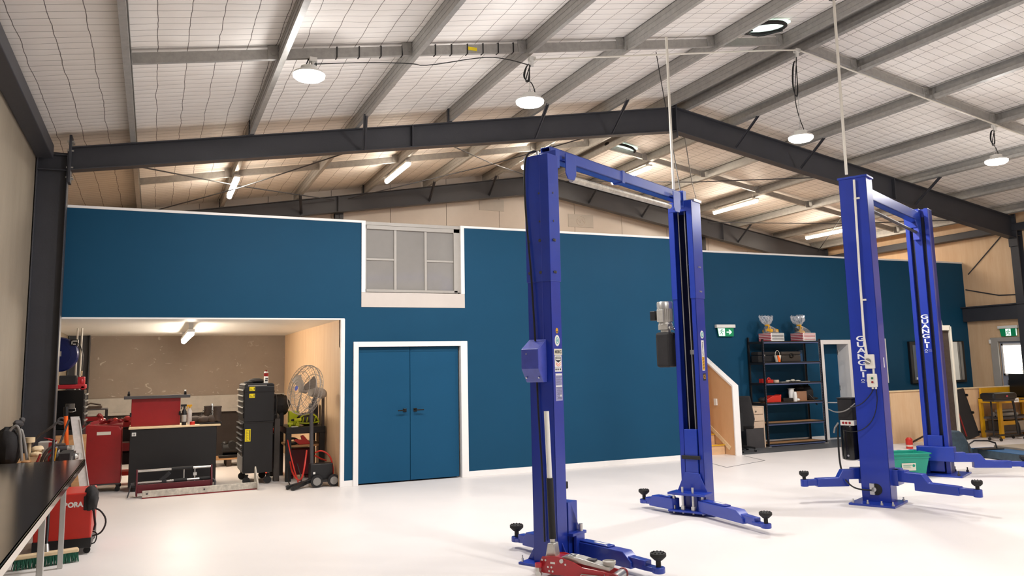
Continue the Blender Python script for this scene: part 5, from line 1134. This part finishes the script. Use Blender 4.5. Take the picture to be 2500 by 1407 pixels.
# boards on the recessed wall
t = thing('television', 'wide black-framed screen on the blue wall behind the far lift post', 'television', (16.2, 13.05, 1.55))
MB().box(-.86, .88, -.07, -.0, -.47, .46).build('frame', 'black', t, .01); MB().box(-.78, .80, -.075, -.069, -.39, .38).build('screen', 'screen', t)
MB().box(.44, .60, -.11, -.07, -.42, .44).build('blind', 'white', t, .003); q = MB().box(.62, .66, -.10, -.07, -.42, .44).box(.69, .76, -.10, -.07, -.42, .44).build('edge_strip', 'grey', t, .003)
B(-.74, -.60, -.08, -.075, -.38, -.33).build('caption', 'white', t)
tag(B(14.0, 14.68, 13.03, 13.048, 1.12, 2.08).build('whiteboard', 'white', None, .003), 'white board edge showing just right of the lettered post, on the recessed wall', 'whiteboard')
tag(B(17.30, 17.35, 12.48, 12.53, 1.93, 2.02).build('sensor_box', 'white', None, .004), 'tiny white box at the corner beside the outside door', 'box')
# hatch joint in the floor
q = [(8.45, 11.22), (8.31, 10.61), (9.40, 10.99), (9.57, 11.72)]; r = MB()
for i in range(3): r.bar((q[i][0], q[i][1], .001), (q[i+1][0], q[i+1][1], .001), .014, .002)
tag(r.build('floor_joint', 'grey_dark'), 'thin dark joint lines in the white floor before the stairs', 'floor joint')
# green crate, tin, stick
t = thing('plastic_crate', 'bright teal plastic crate with white label behind the lettered post', 'crate', (9.71, 8.52, 0), math.radians(-20))
r = MB(); w0, d0, w1, d1, h = .25, .15, .31, .20, .33
P = lambda w, d, z: [(-w, -d, z), (w, -d, z), (w, d, z), (-w, d, z)]
vs = P(w0, d0, 0) + P(w1, d1, h) + P(w1 - .012, d1 - .012, h) + P(w0 - .01, d0 - .01, .01)
r.add(vs, [(3, 2, 1, 0)] + [(a + i, a + (i+1) % 4, b + (i+1) % 4, b + i) for a, b in ((0, 4), (4, 8), (8, 12)) for i in range(4)] + [(12, 13, 14, 15)])
r.build('tub', 'green_crate', t, .006); r = MB()
for z, k in ((h - .0, 1.03), (h - .05, .985)):
    ww, dd = w1*k + .01, d1*k + .01
    r.box(-ww, ww, -dd, -dd + .02, z - .012, z + .006).box(-ww, ww, dd - .02, dd, z - .012, z + .006).box(-ww, -ww + .02, -dd, dd, z - .012, z + .006).box(ww - .02, ww, -dd, dd, z - .012, z + .006)
r.build('rim', 'green_crate', t, .004)
l_ = MB().prism([(-.1, .10), (.1, .10), (.1, .20), (-.1, .20)], -.188, -.184); l_ = l_.build('label', 'cream', t); MB().box(-.08, .04, -.1895, -.188, .17, .176).box(-.08, .02, -.1895, -.188, .15, .154).box(-.08, .03, -.1895, -.188, .135, .139).cyl((.07, -.188, .165), (.07, -.1895, .165), .02).build('printing', 'green_crate', l_)
t = thing('paint_tin', 'small red tin standing on the white floor before the plywood low wall', 'tin', (12.75, 10.98, 0))
MB().lathe([(.06, 0), (.06, .17), (.05, .18), (.03, .2), (0, .2)], n=20).build('body', 'red_weld', t); MB().cyl((0, 0, .04), (0, 0, .07), .0605, n=20).build('band', 'cream', t)
small('wooden_stick', MB().cyl((13.30, 11.45, .02), (14.0, 11.60, .16), .018, n=10).cyl((14.0, 11.6, .16), (14.45, 11.68, .25), .01, n=8), 'brown', 'brown stick leaning low along the plywood wall beside the red tin', 'stick')
# tall pale frame beside the far lift
t = thing('lift_column', 'tall narrow pale metal column with dark toothed slot right of the far lift', 'column', (12.93, 10.3, 0))
MB().box(0, .07, .0, .10, .0, 2.2).box(.28, .33, 0, .10, .0, 2.2).box(.06, .29, .07, .10, 0, 2.2).box(.05, .3, 0, .10, 2.13, 2.22).build('body', 'cream', t, .004)
B(.07, .28, .035, .07, .02, 2.12).build('slot', 'brown', t); q = MB()
for k in range(26): q.box(.07, .09, .01, .036, .25 + k*.07, .29 + k*.07)
q.build('rack_teeth', 'grey_light', t); MB().lathe([(.03, 2.22), (.025, 2.26), (.006, 2.36), (0, 2.37)], (.13, .05, 0), 14).build('finial', 'grey', t)
# alignment ramp at the far right
t = thing('wheel_ramp', 'low dark blue steel platform with brown deck running out of the picture at right', 'ramp', (12.57, 9.62, 0), math.radians(-101.5))
MB().box(0, 4.2, -.02, .0, .01, .13).box(0, 4.2, 1.5, 1.52, .01, .13).box(0, .02, 0, 1.5, .01, .13).build('frame', 'ramp_side', t, .004)
MB().box(0, 4.2, -.02, .42, .12, .132).build('side_plate', 'ramp_blue', t, .003)
MB().box(.05, 4.2, .42, 1.5, .12, .165).build('deck', 'ramp_grey', t, .004)
MB().prism([(-.62, 0), (-.12, 0), (-.12, .12), (-.20, .26), (-.28, .40), (-.34, .44), (-.58, .44), (-.62, .40)], -.05, .2, 'x').build('end_stop', 'ramp_side', t, .02)
MB().tube([(.32, -.28, .02), (.30, -.30, .29), (.32, .20, .27), (.34, .22, .13)], .013, 8, False, 1).box(.2, .4, -.1, .3, .135, .15).build('wire_handle', 'black_metal', t)
# creeper leaning against the low wall
t = thing('mechanics_creeper', 'dark padded creeper board with casters leaning on the plywood low wall', 'creeper', (15.15, 11.52, 0))
ux = V(-.19, .14, 1).normalized(); rx = V(1, 0, .19).normalized(); nx = rx.cross(ux)
MB().obox(V(0, 0, .01) + ux*.50, rx, nx, ux, .44, .04, .98).build('board', 'black_soft', t, .015)
MB().obox(V(0, 0, .01) + ux*.50 - rx*.17 - nx*.0 + V(0, -.026, 0), rx, nx, ux, .03, .01, .9).build('side_rail', 'red_dark', t)
for a, b in ((-.2, .9), (.2, .86), (.2, .5), (.2, .1), (-.2, .08)):
    c_ = V(0, -.012, .0) + ux*b + rx*a; MB().cyl(c_ + V(0, -.03, 0), c_ + V(0, .0, 0), .012).cyl(c_ + V(-.012, -.035, .0), c_ + V(.012, -.035, 0), .028, n=14).build('caster', 'black', t)
# roller seat with tray
t = thing('mechanics_stool', 'black mechanic stool with padded tray seat and bent tube frame on casters', 'stool', (15.35, 11.05, 0))
MB().box(-.36, .32, -.2, .12, .80, .93).build('seat', 'black', t, .04); MB().ell((-.0, -.205, .865), .03, .01, .02).build('badge', 'stripe_red', t)
MB().box(-.3, .3, -.15, .1, .765, .80).build('tray', 'grey_dark', t)
MB().tube([(.26, -.04, .86), (.38, -.04, .80), (.42, -.04, .6), (.44, -.04, .3), (.46, -.04, .1)], .022, 10, False, 2).tube([(.44, -.04, .35), (.5, -.04, .3), (.52, -.04, .12)], .018, 8, False, 1).tube([(-.2, .0, .10), (.46, -.04, .10)], .018).tube([(-.2, .0, .78), (-.2, .0, .1)], .016).build('tube_frame', 'black', t)
for x, y in ((-.2, -.14), (-.2, .1), (.5, -.14), (.5, .1)): MB().bar((x, -.02, .1), (x, y, .08), .03, .02).cyl((x - .012, y, .032), (x + .012, y, .032), .03).cyl((x, y, .05), (x, y, .08), .01).build('caster', 'black', t)
# yellow bench with black cabinet
t = thing('yellow_workbench', 'yellow framed workbench with white maker label at the right picture edge', 'workbench', (15.62, 11.22, 0))
MB().box(0, 1.35, 0, .45, .70, .80).build('front_beam', 'yellow_bench', t, .004); MB().box(0, 1.35, 0, .45, .78, .80).build('bench_top', 'yellow_bench', t); MB().box(.04, 1.3, .40, .44, .80, 1.0).build('back_panel', 'yellow_bench', t)
for x in (0, 1.27): MB().box(x, x + .08, 0, .06, 0, .70).build('leg', 'yellow_bench', t, .004); MB().box(x, x + .08, .40, .45, 0, .70).build('leg', 'yellow_bench', t, .004)
MB().box(.05, 1.3, .03, .43, .38, .42).box(.05, 1.3, .03, .43, .10, .14).build('shelf', 'grey_dark', t)
q = B(.42, .60, -.003, 0, .705, .795).build('maker_label', 'white', t); MB().box(.44, .455, -.0045, -.003, .73, .77).box(.465, .58, -.0045, -.003, .742, .757).build('lettering', 'text_dark', q)
q = MB(); 
for k in range(10): q.box(.62 + k*.035, .648 + k*.035, -.002, 0, .745, .765)
q.build('small_lettering', 'brown', t)
t = thing('parts_carton', 'brown and yellow carton on the lower shelf of the yellow bench', 'carton', (15.72, 11.27, .14)); MB().box(0, .42, 0, .3, 0, .20).build('box', 'brown_case', t, .004); MB().box(0, .42, -.002, 0, .12, .20).build('yellow_band', 'yellow_bench', t)
small('parts_carton', B(16.22, 16.5, 11.27, 11.55, .14, .33), 'ramp_grey', 'plain brown carton at the right on the yellow bench lower shelf', 'carton')
small('steel_tubes', MB().cyl((15.72, 11.35, .46), (16.3, 11.35, .46), .04).cyl((15.74, 11.45, .47), (16.3, 11.45, .47), .045).cyl((15.76, 11.4, .54), (16.28, 11.4, .54), .03), 'grey', 'grey tubes stored on the middle shelf of the yellow bench', 'tubes')
small('black_cabinet', B(16.52, 16.96, 11.24, 11.6, .80, 1.27), 'black_gloss', 'black cabinet standing on the yellow bench at the picture edge', 'cabinet', bevel=.01)
tag(MB().tube([(16.56, 11.3, 1.27), (16.55, 11.3, 1.42), ], .006).tube([(16.56, 11.3, 1.33), (16.9, 11.3, 1.31)], .005).build('wire_rack', 'grey_light'), 'thin wire rack on top of the black cabinet', 'rack')
# ------------------------------------------------------------------ world and view
W = bpy.data.worlds.new('world'); S.world = W; W.use_nodes = True
W.node_tree.nodes['Background'].inputs[0].default_value = (.9, .93, 1, 1); W.node_tree.nodes['Background'].inputs[1].default_value = .05
S.view_settings.view_transform = 'Standard'; S.view_settings.look = 'None'; S.view_settings.gamma = 1; S.view_settings.use_curve_mapping = False
S.view_settings.exposure = -0.06
